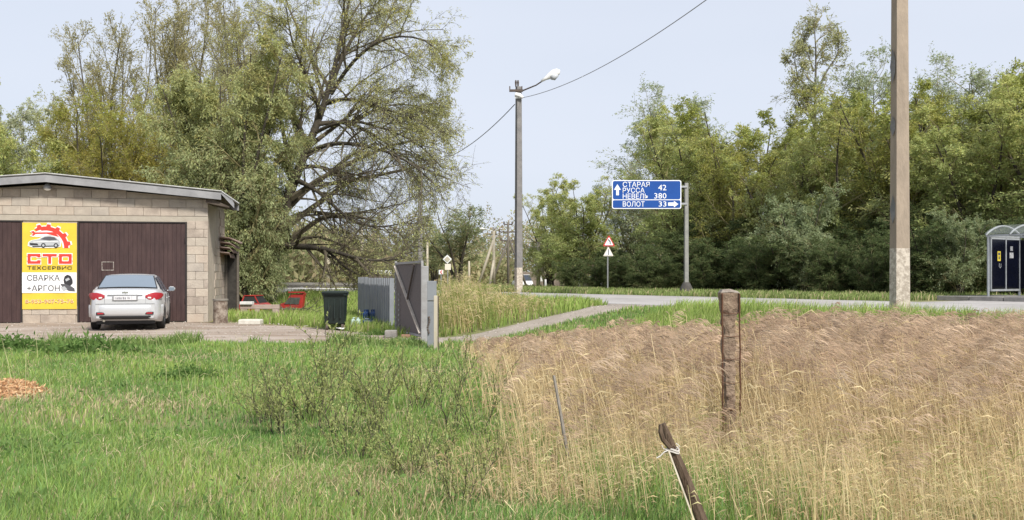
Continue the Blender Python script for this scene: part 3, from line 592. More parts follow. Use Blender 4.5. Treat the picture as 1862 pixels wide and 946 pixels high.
verge(52000, RW + .1, RW + 7, -2, 42, .22, .016, 13, 'roadside_grass', 'narrow strip of green grass on the far side of the road below the wood', [(.20, .27, .08), (.24, .30, .10), (.17, .22, .07)], .12, cond=lambda x, y: ~((across(x, y) < RW + 6.1) & (along(x, y) < s_end + .1)))
verge(26000, RW + .1, RW + 14, 42, 100, .25, .02, 14, 'roadside_grass', 'distant grassy roadside around the utility poles', [(.25, .32, .11), (.31, .34, .14), (.36, .34, .17)], .15)
verge(26000, -26, -.2, 20, 60, .075, .022, 15, 'roadside_grass', 'grass behind the gate and fence up to the guard rail', [(.21, .31, .09), (.28, .34, .12), (.36, .36, .17)], .15, cond=lambda x, y: (y > 26.5) & ~inpoly(x, y, REED2_POLY))

def reeds(name, label, x, y, h, seed, cs, cp, wd=.0045, plume=.16, nh=16, lean=-.10, green=0.0, leafn=2, blow=1.0):
    rg = np.random.default_rng(seed); n = len(x); z = terrain(x, y) - .02; B = np.stack([x, y, z], 1)
    lx = lean + rg.normal(0, .09, n); ly = rg.normal(0, .08, n); fa = rg.uniform(-.7, .7, n)
    W = wd * np.clip(y / 7, .8, 3) * rg.uniform(.7, 1.25, n); s = np.stack([np.cos(fa) * W / 2, np.sin(fa) * W / 2, 0 * fa], 1)
    Dv = np.stack([lx, ly, np.ones(n)], 1); M = B + Dv * (h * .5)[:, None]; T = B + Dv * (h)[:, None] + np.stack([lx * h * .3, ly * h * .3, 0 * h], 1)
    V = [np.stack([B - s, B + s, M - s * .8, M + s * .8, T - s * .4, T + s * .4], 1).reshape(-1, 3)]
    o = (np.arange(n) * 6)[:, None]; Q = [np.stack([o + np.array([0, 1, 3, 2]), o + np.array([2, 3, 5, 4])], 1).reshape(-1, 4)]
    sc = palette(rg, n, cs, .2); g = rg.uniform(0, 1, n) < green; sc[g] = palette(rg, g.sum(), [(.20, .26, .07), (.28, .29, .09)]); C_ = [np.repeat(sc, 6, 0)]; off = n * 6
    # dry leaf ribbons leaving the stem
    for q in range(leafn):
        u = rg.uniform(.15, .9, n); p0 = B + Dv * (h * u)[:, None]; a = rg.normal(0.2, .9, n); dd = np.stack([np.cos(a), .5 * np.sin(a), rg.uniform(.0, .9, n)], 1); Ll = (h * rg.uniform(.12, .3, n))[:, None]
        p1 = p0 + dd * Ll * .55; p2 = p0 + dd * Ll + np.array([0, 0, -1]) * Ll * rg.uniform(.1, .7, (n, 1)); s2 = np.stack([0 * a, 0 * a, W * .9], 1) + s * .4
        V.append(np.stack([p0, p1 - s2, p2, p1 + s2], 1).reshape(-1, 3)); Q.append(np.arange(n * 4).reshape(-1, 4) + off); off += n * 4; C_.append(np.repeat(sc * rg.uniform(.75, 1.15, (n, 1)), 4, 0))
    # plumes: fine drooping hairs blown to the right
    has = rg.uniform(0, 1, n) < np.clip(.06 + (y - 5.6) * .15, .04, .52) * (1 + .6 * vn(x, y, 1.6, 11) + .6 * vn(x, y, 5.5, 2)) * np.clip(.35 + .65 * (x / y - .0) / .14, .35, 1); m = has.sum(); Tm = T[has]; Dm = norm(Dv[has]); L0 = plume * rg.uniform(.6, 1.3, m); pc = palette(rg, m, cp, .22) * (1 + .22 * vn(Tm[:, 0], Tm[:, 1], 3.2, 5) + .15 * vn(Tm[:, 0], Tm[:, 1], 8.5, 1))[:, None]
    side = rg.normal(blow, .35, m)
    for q in range(nh):
        u = q / nh; base = Tm + Dm * (L0 * (u - .35) * .9)[:, None] + np.stack([side * L0 * u * u * .7, 0 * L0, -L0 * u * u * .35], 1)
        d1 = norm(np.stack([side * .8 + rg.normal(0, .5, m), rg.normal(0, .6, m), .25 - .5 * u + rg.normal(0, .35, m)], 1)); l = (L0 * rg.uniform(.35, .8, m) * (1.1 - .6 * u))[:, None]
        p1 = base + d1 * l * .5; p2 = p1 + (d1 + np.array([.25, 0, -.7])) * l * .5; hw = (W[has] * .55)[:, None] * np.array([.35, 0, .9])
        V.append(np.stack([base, p1 - hw, p2, p1 + hw], 1).reshape(-1, 3)); Q.append(np.arange(m * 4).reshape(-1, 4) + off); off += m * 4; C_.append(np.repeat(pc * rg.uniform(.7, 1.2, (m, 1)), 4, 0))
    return tag(link(name, mesh_np(name, np.concatenate(V), np.concatenate(Q), tint=np.concatenate(C_), mat=reed_m)), label, 'reeds', kind='stuff')
STRAW = [(.62, .485, .275), (.53, .405, .22), (.72, .60, .37), (.38, .28, .155)]; PLU = [(.50, .365, .26), (.43, .31, .22), (.58, .44, .32), (.34, .24, .17)]
n = 26000; u = rg.uniform(0, 1, n); y = np.sqrt(4.7 ** 2 + u * (18.8 ** 2 - 4.7 ** 2)); x = rg.uniform(-.1, .92, n) * y; k = inpoly(x + .25 * vn(x, y, 1.7, 5) + rg.normal(0, .28, n), y + rg.normal(0, .2, n), REED_POLY) & (rg.uniform(0, 1, n) < .80 + .5 * vn(x, y, 3.6, 8)); x, y = x[k], y[k]
cap = 1.4 - (602 - 14 * sstep((x / y * F - 380) / 120) + 16 * sstep((x / y * F - 680) / 220) - 504) / F * y - terrain(x, y) + .06 * vn(x, y, 2.2, 4)     # the stand thins out and gets lower towards the lane
lowf = np.interp(y, [4.5, 6.0, 7.4, 9, 11], [.50, .62, .72, .82, .88]); pxx = HX + x / y * F
gapf = 1 - .72 * np.exp(-((pxx - 1324) / 55) ** 2) * (y < 7.15) - .45 * np.exp(-((pxx - 1015) / 40) ** 2) * (y < 6.7)     # trodden gaps before the posts
hr = np.clip(np.minimum(lowf * (1.06 + .12 * vn(x, y, .8, 7)), cap), .22, .95) * gapf * (1 + .12 * vn(x, y, 1.5, 2)) * (.60 + .46 * rg.uniform(0, 1, len(x)) ** .8) * (1 + .17 * vn(x, y, 4.5, 6) + .10 * vn(x, y, 9.5, 3)) * np.clip(.70 + .30 * (x - .2) / 1.2, .62, 1.0)
reeds('dry_reeds', 'dense stand of dry straw coloured reeds with brown feathery plumes filling the right foreground', x, y, hr, 61, STRAW, PLU, plume=.20, nh=15, wd=.0052)
n = 3000; y = rg.uniform(6.2, 12.8, n); x = rg.uniform(0, .72, n) * y; k = inpoly(x, y, REED_POLY) & (rg.uniform(0, 1, n) < .35 + .6 * (x / y > .28)); x, y = x[k], y[k]; pxx = HX + x / y * F; k = (np.abs(pxx - 1325) > 50) & (np.abs(pxx - 1018) > 35); x, y = x[k], y[k]
hh_ = np.minimum(np.interp(y, [6, 8, 10, 12.5], [.78, .90, .96, .98]), 1.4 - (np.interp(x / y * F, [150, 420], [612, 580]) - 504) / F * y - terrain(x, y)) * rg.uniform(.76, 1.06, len(x))
reeds('tall_reeds', 'taller single reeds with big nodding plumes standing above the rest of the reed stand', x, y, hh_, 68, STRAW, [(.50, .37, .26), (.41, .295, .205), (.58, .45, .33)], plume=.33, nh=24, wd=.0055, lean=-.14)
n = 8000; y = rg.uniform(4.7, 7.6, n); x = rg.uniform(-.12, .72, n) * y; k = inpoly(x + .25 * vn(x, y, 1.7, 5) + rg.normal(0, .25, n), y + rg.normal(0, .2, n), REED_POLY); x, y = x[k], y[k]
reeds('dry_reeds', 'front rows of bare broken reed stems standing short at the edge of the reed stand', x, y, rg.uniform(.18, .50, len(x)) * np.clip(.75 + .2 * (x - .2), .6, 1), 65, STRAW + [(.62, .58, .30)], PLU, nh=5, green=.12, leafn=3, wd=.004)
n = 9000; x, y = scatter(n, -4.4, 1.5, 21, 27.2); k = inpoly(x + rg.normal(0, .15, n), y, REED2_POLY) & (rg.uniform(0, 1, n) < .75 - .2 * x); x, y = x[k], y[k]
reeds('dry_reeds', 'tall yellow dry reeds just right of the gate between lane and road', x, y, np.clip(.95 - .30 * np.clip(x + 1.3, 0, 3), .32, 1.1) * rg.uniform(.6, 1.1, len(x)), 62, STRAW[:3] + [(.40, .38, .14)], [(.56, .44, .27), (.58, .52, .27)], nh=6, green=.65, wd=.0035)
# bent litter lying among the reeds
n = 16000; u = rg.uniform(0, 1, n); y = np.sqrt(4.5 ** 2 + u * (13 ** 2 - 4.5 ** 2)); x = rg.uniform(-.25, .68, n) * y; k = inpoly(x, y, REED_POLY) | (np.exp(-(((x + .5) / 1.3) ** 2 + ((y - 6) / 1.3) ** 2)) > rg.uniform(.2, 1, n)); x, y = x[k], y[k]
blades('reed_litter', 'flattened dry straw lying at the foot of the reeds and saplings', x, y, rg.uniform(.08, .22, len(x)), .006 * y / 6, palette(rg, len(x), STRAW + [(.30, .22, .13)], .25), 63, lean=2.4, cat='straw', m=reed_m)
# flattened thatch patches in the green meadow
px_ = [(285, 742, .35, .25), (330, 832, .35, .3), (515, 890, .30, .25), (340, 655, .8, .7), (760, 690, .5, .5), (640, 870, .5, .3), (700, 905, .6, .25), (30, 600 + 130, .3, .3)]
x = []; y = []
for a, b, c, d in px_:
    gx, gy = gp(a, b); x.append(rg.normal(gx, c, 260)); y.append(rg.normal(gy, d, 260))
x = np.concatenate(x); y = np.concatenate(y)
blades('dead_thatch', 'patches of pale dead thatch lying in the green meadow', x, y, rg.uniform(.06, .17, len(x)), .006 * y / 6, palette(rg, len(x), [(.50, .42, .25), (.42, .34, .21), (.58, .49, .32)], .2), 66, lean=2.0, cat='straw', m=reed_m)
n = 260; y = rg.uniform(5, 16, n); x = rg.uniform(-.58, .0, n) * y; k = ~inpoly(x, y, REED_POLY); x, y = x[k], y[k]
reeds('tall_dry_stalks', 'scattered tall pale dry stalks standing in the green meadow', x, y, rg.uniform(.25, .62, len(x)), 67, [(.50, .47, .26), (.44, .44, .22)], [(.5, .42, .28)], nh=2, leafn=1, wd=.003)
rgw = np.random.default_rng(71); nc = 80; cy = rgw.uniform(5.2, 17, nc); cx = rgw.uniform(-.57, -.02, nc) * cy; m_ = 26
wx = (cx[:, None] + rgw.normal(0, .09, (nc, m_))).ravel(); wy = (cy[:, None] + rgw.normal(0, .09, (nc, m_))).ravel(); wz = terrain(wx, wy) + rgw.uniform(.02, .13, len(wx))
V, Q, T = leaves(rgw, np.stack([wx, wy, wz], 1), norm(rgw.normal(0, 1, (len(wx), 3)) + [0, 0, .5]), .052, .024, palette(rgw, len(wx), [(.15, .26, .07), (.20, .31, .09), (.24, .34, .12)], .2), droop=0)
tag(link('broadleaf_weeds', mesh_np('broadleaf_weeds', V, Q, tint=T, mat=leaf_m)), 'low broad leaved weeds scattered through the green meadow', 'weeds', kind='stuff')
# sedge tufts where green pokes through the reeds
x = np.concatenate([rg.normal(a, .25, 420) for a in (.35, .75, 1.15, 2.05, 1.0, 1.5)]); y = np.concatenate([rg.normal(a, .3, 420) for a in (7.2, 6.4, 5.9, 6.4, 5.8, 5.3)])
blades('green_sedge', 'fresh green sedge tufts pushing up through the front of the reeds', x, y, rg.uniform(.15, .36, len(x)), np.full(len(x), .006), palette(rg, len(x), GC), 64, lean=.4)

# saplings in the middle foreground: bare dark shoots with sparse young leaves
def sapling_mesh(seed, n, H):
    rgs = np.random.default_rng(seed); ls = []
    for i in range(n):
        a = rgs.uniform(0, 2 * pi); h = H * rgs.uniform(.55, 1); sp = rgs.uniform(.05, .32); k = rgs.uniform(.04, .3)
        ls.append(([np.array([cos(a) * k * .4, sin(a) * k * .4, -.03]), np.array([cos(a) * (k * .4 + sp * .3), sin(a) * (k * .4 + sp * .3), h * .4]), np.array([cos(a) * (k * .4 + sp * .75), sin(a) * (k * .4 + sp * .75), h * .75]), np.array([cos(a) * (k * .4 + sp), sin(a) * (k * .4 + sp), h])], rgs.uniform(.0035, .006), .0018))
    rgx = rgs; P0 = np.array([resample(p, 8) + rgx.normal(0, .008, (8, 3)) for p, _, _ in ls]); r0 = np.array([a for _, a, _ in ls]); r1 = np.array([b for _, _, b in ls])
    len0 = np.linalg.norm(np.diff(P0, axis=1), axis=2).sum(1)
    pos, d, t, idx, rr = children(rgx, P0, r0, 6, .2, .55, up=.2, exact=True); ln = len0[idx] * .38 * rgx.uniform(.4, 1.2, len(t)); B1 = grow(rgx, pos, d, ln, 5, .12, (0, 0, .3))
    tv = merge([tubes(P0, r0, r1, 5), tubes(B1, np.full(len(B1), .0026), np.full(len(B1), .0013), 4)])
    A = []; D_ = []
    for par, k in ((P0, 22), (B1, 11)):
        m, nn, _ = par.shape; tt = rgx.uniform(.3, 1, (m, k)) * (nn - 1) * .999; kk = tt.astype(int); ii = np.arange(m)[:, None]; a = par[ii, kk]; b = par[ii, kk + 1]
        A.append((a + (b - a) * (tt - kk)[..., None]).reshape(-1, 3)); D_.append(norm(b - a).reshape(-1, 3))
    lp = np.concatenate(A); ld = np.concatenate(D_)
    V, Q, T = leaves(rgx, lp, ld, .036, .015, palette(rgx, len(lp), [(.40, .44, .17), (.46, .48, .20), (.32, .37, .13)], .2), droop=-.1, jit=.8)
    return mesh_np('stems', tv[0], tv[1], smooth=True, mat=bark_dark), mesh_np('foliage', V, Q, tint=T, mat=leaf_m)
SM = [sapling_mesh(s, n_, h) for s, n_, h in ((1, 9, .62), (2, 7, .55), (3, 11, .5), (4, 5, .75))]
slab_ = [(520, 795, 0, 1.0, 'leafy sapling clump at the left end of the foreground shoots'), (560, 770, 2, 1.1, 'sapling clump with thin dark shoots, second from the left'), (615, 800, 1, 1.15, 'forked dark sapling in the middle of the shoots'),
 (640, 840, 2, .9, 'low sapling beside the brown dead patch'), (700, 800, 0, .95, 'sapling right of the forked one'), (745, 870, 2, 1.0, 'sapling with several bare bases low in the foreground'), (800, 850, 1, 1.0, 'upright sapling near the middle of the bottom edge'),
 (822, 790, 3, 1.0, 'tallest upright single shoots left of the thin stake'), (870, 800, 3, .85, 'upright shoots just left of the reeds'), (840, 925, 1, 1.1, 'nearest dark sapling at the bottom edge of the photo'), (680, 745, 2, 1.0, 'rear sapling clump behind the forked one'),
 (590, 720, 0, 1.0, 'rear leafy sapling clump in the green grass'), (760, 750, 1, .9, 'rear sapling below the gate post'), (900, 860, 0, .75, 'small sapling among the first dry reeds'), (480, 770, 2, .8, 'small leftmost rear sapling'), (550, 850, 1, .7, 'small sapling above the pale dry tuft')]
for i, (px, py, k, sc, lb) in enumerate(slab_):
    gx, gy = gp(px, py); t = thing('sapling', lb, 'sapling', (gx, gy, tz(gx, gy)), i * 1.3, 'saplings in the foreground grass'); t.scale = (sc * .88 * gy / 7.5,) * 3
    link('stems', SM[k][0], t); link('foliage', SM[k][1], t)
# darker leafy weeds along the yard edge
for i, (px, py, sc, lb) in enumerate([(165, 648, 1.3, 'dark leafy weed clump at the yard edge below the car'), (20, 640, 1.2, 'dark weed clump at the yard edge, far left'), (682, 611, .55, 'green weed patch in front of the blue canisters'), (345, 690, .7, 'small dark weed in the middle of the left meadow')]):
    rgs = np.random.default_rng(90 + i); m = 900; d_ = rgs.normal(0, .33, (m, 2)); lp = np.stack([d_[:, 0], d_[:, 1] * .6, np.abs(rgs.normal(0, .10, m)) * np.exp(-(d_[:, 0] / .6) ** 2) + .03], 1)
    V, Q, T = leaves(rgs, lp, norm(rgs.normal(0, 1, (m, 3)) + [0, 0, .8]), .09, .035, palette(rgs, m, [(.11, .20, .05), (.16, .26, .07)], .2), droop=0)
    gx, gy = gp(px, py); t = link('weed_clump', mesh_np('weed_clump', V, Q, tint=T, mat=leaf_m), loc=(gx, gy, tz(gx, gy))); t.scale = (sc,) * 3; tag(t, lb, 'weeds')

# ------------------------------------------------------------------ garage
TH = radians(10); GC0 = Vector((-9.43, 29, 0)); ct, st = cos(TH), sin(TH)
def FA(px, py):            # photo pixel on the garage front -> (u, z); u is 0 at the right corner and negative to the left
    k = (px - HX) / F; u = (k * 29 + 9.43) / (ct - k * st); return u, CH - (py - HY) / F * (29 + u * st)
blk_m = [mat('block_face', c, c2, scale=2.6, rough=.95, bump=.7, bscale=30, detail=9, coords='World', contrast=(.38, .62)) for i, (c, c2) in enumerate([((.44, .375, .315), (.31, .26, .22)), ((.37, .32, .27), (.46, .405, .34)), ((.46, .39, .32), (.34, .285, .235)), ((.34, .30, .26), (.43, .38, .325)), ((.42, .345, .285), (.47, .41, .34))])]
mortar = mat('mortar', (.43, .37, .31), (.36, .31, .26), scale=4, rough=.95, bump=.5, bscale=40)
brown = mat('door_brown', (.040, .021, .021), (.066, .037, .035), scale=2.2, rough=.6, bump=.15, bscale=20, stretch=(3, 3, .7), coords='World', detail=8)
frame_m = mat('door_frame_dark', (.025, .02, .02), rough=.6)
white_m = mat('painted_white', (.70, .70, .70), (.58, .57, .55), scale=5, rough=.6)
grey_m = mat('weathered_roof_grey', (.30, .30, .31), (.22, .22, .23), scale=3, rough=.8, bump=.2, bscale=20)
grey_d = mat('soffit_wood', (.10, .085, .07), (.15, .13, .11), scale=5, rough=.9, stretch=(1, 8, 8))
g = thing('garage', 'grey block garage with two brown doors and a yellow advertising banner', 'garage', GC0, TH)
UR = 0.0; UL = -9.9; U0 = FA(90, 320)[0]
zr = FA(90, 336)[1]; zc_ = FA(378, 362)[1]
def ztop(u): return zr + (zc_ - zr) * (abs(u - U0) / (UR - U0))
dL, dR = FA(143, 0)[0], FA(338, 0)[0]; lR = FA(39, 0)[0]; lL = lR - (dR - dL); zd = FA(240, 403)[1]
W = .25
mb = MB()                       # front wall core (a polygon ring split into piers and gable), slightly behind the block faces
for a, b, z0, z1 in ((UL, lL, 0, zd), (lR, dL, 0, zd), (dR, UR, 0, zd)): mb.box(a, b, .03, W, -.1, z1)
mb.prism([(UL, zd), (UR, zd), (UR, ztop(UR)), (U0, zr), (UL, ztop(UL))], -(W - .03), (0, .03, 0), (1, 0, 0), (0, 0, 1))
D = 4.0
mb.box(-.03 - W, -.03, W, D, -.1, ztop(0)); mb.box(UL, UL + W, W, D, -.1, ztop(UL)); mb.box(UL, 0 - W, D - W, D, -.1, ztop(UL))
wall = obj('wall', mb, mortar, g)
# concrete lintel band over the doors, plaster smeared
mb = MB(); mb.box(UL - .01, UR, -.005, .028, zd + .002, zd + .17); obj('lintel', mb, mat('lintel_plaster', (.41, .37, .31), (.35, .31, .26), scale=5, rough=.95, bump=.4, bscale=30), wall)
# blocks, three shared meshes per colour
bl, bh = .50, .262; BM = {}
def block_mesh(l, k, side=False):
    key = (round(l, 2), k, side)
    if key not in BM:
        m_ = MB(); (m_.box(.004, l - .004, -.006, .03, .004, bh - .004, .006) if not side else m_.box(-.03, .008, .004, l - .004, .004, bh - .004, .006))
        me = bpy.data.meshes.new('block'); me.from_pydata(m_.v, [], m_.f); me.update(); me.materials.append(blk_m[k]); BM[key] = me
    return BM[key]
def lay(u, z, l, side=False):
    k = R.choice([0, 0, 1, 1, 2, 3, 4]); o = link('block', block_mesh(l, k, side), wall, (0, u, z) if side else (u, -.0 + R.uniform(-.004, .006), z))
zt = zd + .175; row = 0; z = zt
while z + bh < zr + .1:
    u = UL + (.25 if row % 2 else 0)
    while u < UR - .05:
        l = min(bl, UR - u)
        if z + bh * .75 < min(ztop(u), ztop(u + l)) and l > .12 and u > FA(-45, 0)[0]: lay(u, z, round(l, 2))
        u += bl
    z += bh; row += 1
for (a, b, z1) in ((dR + .03, UR, zd), (lR + .03, dL - .03, FA(90, 562)[1] + .1)):
    z = 0; row = 0
    while z + bh * .8 < z1:
        u = a - (0.25 if row % 2 else 0)
        while u < b - .03:
            s0 = max(u, a); e0 = min(u + bl, b)
            if e0 - s0 > .08: lay(s0, z, round(e0 - s0, 2))
            u += bl
        z += bh; row += 1
z = 0; row = 0                    # side wall, lower blocks toward the back bare, the rest plastered
while z + bh < zc_:
    v = D - .02; n_ = 0
    while v > (1.9 if z < 2.6 else 3.0):
        l = bl if not (row % 2 and n_ == 0) else .25; v -= l; lay(v, z, l, True); n_ += 1
    z += bh; row += 1
mb = MB(); mb.box(-.031, -.012, .0, 1.85, 0, zc_ - .02); obj('side_plaster', mb, mat('side_plaster', (.50, .43, .36), (.41, .35, .29), scale=2.2, rough=.95, bump=.4, bscale=25), wall)
# doors: boards in a frame
def door(a, b, vis=None):
    m_ = MB(); m_.box(a - .03, b + .03, .01, .06, -.02, .02); m_.box(a - .03, a + .015, -.02, .06, .02, zd); m_.box(b - .015, b + .03, -.02, .06, .02, zd); m_.box(a + .015, b - .015, -.02, .06, zd - .04, zd)
    d = obj('door', m_, frame_m, g); n_ = 24; wv = (b - a - .04) / n_
    bm_ = MB(); bm_.box(.002, wv - .002, 0, .03, .04, zd - .05, .004)
    me = bpy.data.meshes.new('board'); me.from_pydata(bm_.v, [], bm_.f); me.update(); me.materials.append(brown)
    for i in range(n_): link('board', me, d, (a + .02 + i * wv, .005 + R.uniform(-.003, .003), 0))
    return d
d2 = door(dL, dR); d1 = door(lL, lR)
rust = mat('pale_worn_edges', (.45, .42, .38), (.12, .08, .07), scale=20, rough=.8)
u0, z0 = FA(185, 492); u1, z1 = FA(207, 476)
m_ = MB()
for a in ((u0, u1, z0, z0 + .02), (u0, u1, z1 - .02, z1), (u0, u0 + .02, z0 + .02, z1 - .02), (u1 - .02, u1, z0 + .02, z1 - .02)): m_.box(a[0], a[1], -.012, .004, a[2], a[3])
obj('hatch_frame', m_, rust, d2)
for pz in (zd * .22, zd * .82):
    m_ = MB(); m_.tube([(dR - .01, -.03, pz - .08), (dR - .01, -.03, pz + .08)], .018, 8); obj('hinge', m_, frame_m, d2)
# roof: two corrugated slopes with grey fascia
RO = .42; zre = FA(90, 322)[1] + .02; ue, zee = FA(405, 353); zle = zre + (zee - zre) * abs(UL - .45 - U0) / abs(ue - U0)
def slope(ua, za, ub, zb):
    m_ = MB(); rows = []; n_ = 70
    for i in range(n_ + 1):
        v = -RO + (D + RO * 2) * i / n_; c = .022 * cos(i * pi / 2 * 1.0)
        rows.append([(ua, v, za + c), ((ua + ub) / 2, v, (za + zb) / 2 + c), (ub, v, zb + c)])
    m_.grid(rows); rows2 = [[(p[0], p[1], p[2] + .02) for p in r] for r in rows]; m_.grid(rows2)
    e = [rows[0], rows2[0]]; m_.grid(e); m_.grid([[rows[i][2] for i in range(n_ + 1)], [rows2[i][2] for i in range(n_ + 1)]])
    return m_
corr = mat('corrugated_sheet', (.62, .62, .62), (.46, .46, .46), scale=2, rough=.85, bump=.1)
obj('roof_sheet', slope(U0, zre + .03, ue + .02, zee + .03), corr, g, fixn=False); obj('roof_sheet', slope(U0, zre + .03, UL - .47, zle + .03), corr, g, fixn=False)
m_ = MB()
for ua, za, ub, zb in ((U0, zre, ue, zee), (U0, zre, UL - .45, zle)):
    for v in (-RO, D + RO - .05):
        m_ = MB(); m_.add([(ua, v, za), (ub, v, zb), (ub, v, zb - .21), (ua, v, za - .21), (ua, v + .05, za), (ub, v + .05, zb), (ub, v + .05, zb - .21), (ua, v + .05, za - .21)], [(0, 1, 2, 3), (7, 6, 5, 4), (0, 4, 5, 1), (1, 5, 6, 2), (2, 6, 7, 3), (3, 7, 4, 0)]); obj('fascia', m_, grey_m, g)
m_ = MB()
for ua, za, ub, zb in ((U0, zre, ue - .05, zee + .008), (U0, zre, UL - .42, zle + .008)):
    m_.add([(ua, -RO + .06, za - .03), (ub, -RO + .06, zb - .03), (ub, D + RO - .06, zb - .03), (ua, D + RO - .06, za - .03), (ua, -RO + .06, za - .06), (ub, -RO + .06, zb - .06), (ub, D + RO - .06, zb - .06), (ua, D + RO - .06, za - .06)], [(0, 1, 2, 3), (7, 6, 5, 4), (0, 4, 5, 1), (1, 5, 6, 2), (2, 6, 7, 3), (3, 7, 4, 0)])
obj('soffit', m_, grey_d, g)
m_ = MB()                          # dropped eave flap sloping down at the right side
A = [(ue, -RO + .0, zee + .02), (ue + .36, -RO + .30, zee - .40), (ue + .06, D * .62, zee - .10), (ue, D * .62, zee + .02)]
m_.add(A + [(a, b, c - .05) for a, b, c in A], [(0, 1, 2, 3), (7, 6, 5, 4), (0, 4, 5, 1), (1, 5, 6, 2), (2, 6, 7, 3), (3, 7, 4, 0)]); obj('eave_flap', m_, grey_m, g)
m_ = MB(); m_.prism([(-.02, zee - .30), (ue + .22, zee - .44), (ue + .22, zee - .40), (-.02, zee - .1)], -1.4, (0, -.3, 0), (1, 0, 0), (0, 0, 1)); obj('eave_board', m_, mat('dark_eave', (.06, .045, .035), (.10, .08, .065), rough=.9), g)
# lamp, chimney
ul, zl = FA(89, 341); m_ = MB(); m_.tube([(ul, -.02, zl + .12), (ul, -.14, zl + .10)], .02, 8); lm = obj('wall_lamp', m_, grey_m, g)
m_ = MB(); m_.tube([(ul, -.15, zl + .11), (ul, -.15, zl + .07), (ul, -.15, zl + .02), (ul, -.15, zl - .06)], [.03, .07, .11, .12], 16); obj('shade', m_, grey_m, lm, smooth=True)
m_ = MB(); m_.tube([(ul, -.15, zl + .01), (ul, -.15, zl - .05), (ul, -.15, zl - .09), (ul, -.15, zl - .11)], [.09, .11, .08, .03], 16); obj('bulb', m_, mat('lamp_glass', (.9, .9, .88), rough=.2), lm, smooth=True)
uc, zc2 = FA(40, 318); m_ = MB(); m_.tube([(uc, 1.5, zc2 - .3), (uc, 1.5, zc2 + .1)], .09, 12); m_.tube([(uc, 1.5, zc2 + .10), (uc, 1.5, zc2 + .14), (uc, 1.5, zc2 + .22)], [.16, .15, .02], 12); obj('chimney', m_, mat('soot_black', (.02, .02, .02), rough=.9), g)
# lean-to canopy of old corrugated sheets behind the right corner
can = mat('old_asbestos_sheet', (.20, .13, .11), (.30, .24, .21), scale=4, rough=.9)
cn = thing('sheet_canopy', 'stack of old brown corrugated sheets jutting from the garage side wall', 'canopy', GC0, TH)
for k in range(4):
    m_ = MB(); rows = []
    for i in range(17):
        v = 2.6 + i * .09; c = .025 * cos(i * pi / 2); rows.append([(.0, v, 2.75 - k * .17 + c), (.33, v, 2.72 - k * .17 + c), (.60 - .08 * k, v, 2.60 - k * .17 + c)])
    m_.grid(rows); m_.grid([[(p[0], p[1], p[2] - .03) for p in r] for r in rows]); m_.grid([[r[2] for r in rows], [(r[2][0], r[2][1], r[2][2] - .03) for r in rows]]); m_.grid([rows[0], [(p[0], p[1], p[2] - .03) for p in rows[0]]])
    obj('corrugated_sheet', m_, can, cn, fixn=False)
m_ = MB(); m_.box(.02, .10, 3.9, 3.98, 0, 2.5); m_.box(.42, .50, 3.9, 3.98, 0, 2.3); obj('support_post', m_, grey_d, cn)
m_ = MB(); m_.box(.0, .42, 3.95, 4.0, .1, 2.3); obj('interior_shade_sheet', m_, mat('interior_shade', (.03, .027, .024), (.05, .045, .04), rough=.9), cn)  # near-black sheet: the shade of the open interior is put into its colour

# ------------------------------------------------------------------ advertising banner
bn = thing('banner', 'yellow and white advertising banner for car repair and welding between the garage doors', 'banner', GC0, TH)
yel = mat('banner_yellow', (.72, .53, .05), (.64, .46, .05), scale=2, rough=.5, bump=.15, bscale=3); wht = mat('banner_white', (.80, .80, .80), rough=.5); blk = mat('banner_black', (.03, .03, .035), rough=.5)
redm = mat('banner_red', (.62, .05, .035), rough=.5); dgr = mat('banner_dark_grey', (.09, .09, .10), rough=.5); lgr = mat('banner_light_grey', (.42, .44, .46), rough=.5)
a0, b1 = FA(41, 405); a1, b0 = FA(140, 562); Wb = a1 - a0; Hb = b1 - b0
YB = -.03
def bx(f): return a0 + Wb * f
def bz(f): return b1 - Hb * f         # f from the top
m_ = MB(); rows = []
for i in range(9):
    f = i / 8; rows.append([(bx(g_ / 8), YB + .006 * sin(f * 9 + g_ * 1.3), bz(f)) for g_ in range(9)])
m_.grid(rows); m_.grid([[(p[0], p[1] + .006, p[2]) for p in r] for r in rows]); obj('cloth', m_, yel, bn, smooth=True, fixn=False)
Y1, Y2, Y3 = YB - .012, YB - .016, YB - .020
m_ = MB(); m_.box(bx(.0), bx(1), Y1, Y1 + .003, bz(.812), bz(.575)); obj('white_panel', m_, wht, bn)
def flat(name, poly, m, y, parent=bn): mm = MB(); mm.prism([(bx(a), bz(b)) for a, b in poly], .003, (0, y, 0), (1, 0, 0), (0, 0, 1)); return obj(name, mm, m, parent)
def gear(r_in, r_out, r_tooth, name, m, y, grow=0):
    # arc of a gear ring, a quarter turn and a bit, centred low left
    cx, cz = .43, .29; asp = Wb / Hb; pts_o = []; pts_i = []
    for i in range(61):
        t = i / 60; a = radians(118 - 118 * t); ph = (t * 5) % 1; r = r_tooth if .30 < ph < .72 else r_out; r += grow
        w_ = 1 if t > .15 else .35 + .65 * t / .15
        pts_o.append((cx + cos(a) * r, cz - sin(a) * r * asp)); ri = (r_in if t > .12 else r_in + (r_out - r_in) * .3) - grow; pts_i.append((cx + cos(a) * ri, cz - sin(a) * ri * asp))
    vs = MB(); Lp = [(bx(a), y, bz(b)) for a, b in pts_o]; Li = [(bx(a), y, bz(b)) for a, b in pts_i]; vs.grid([Lp, Li]); vs.grid([[(p[0], p[1] + .003, p[2]) for p in r] for r in (Lp, Li)]); return obj(name, vs, m, bn, fixn=False)
gear(.33, .42, .475, 'gear_outline', wht, Y1, .018); gear(.34, .42, .465, 'gear_emblem', redm, Y2)
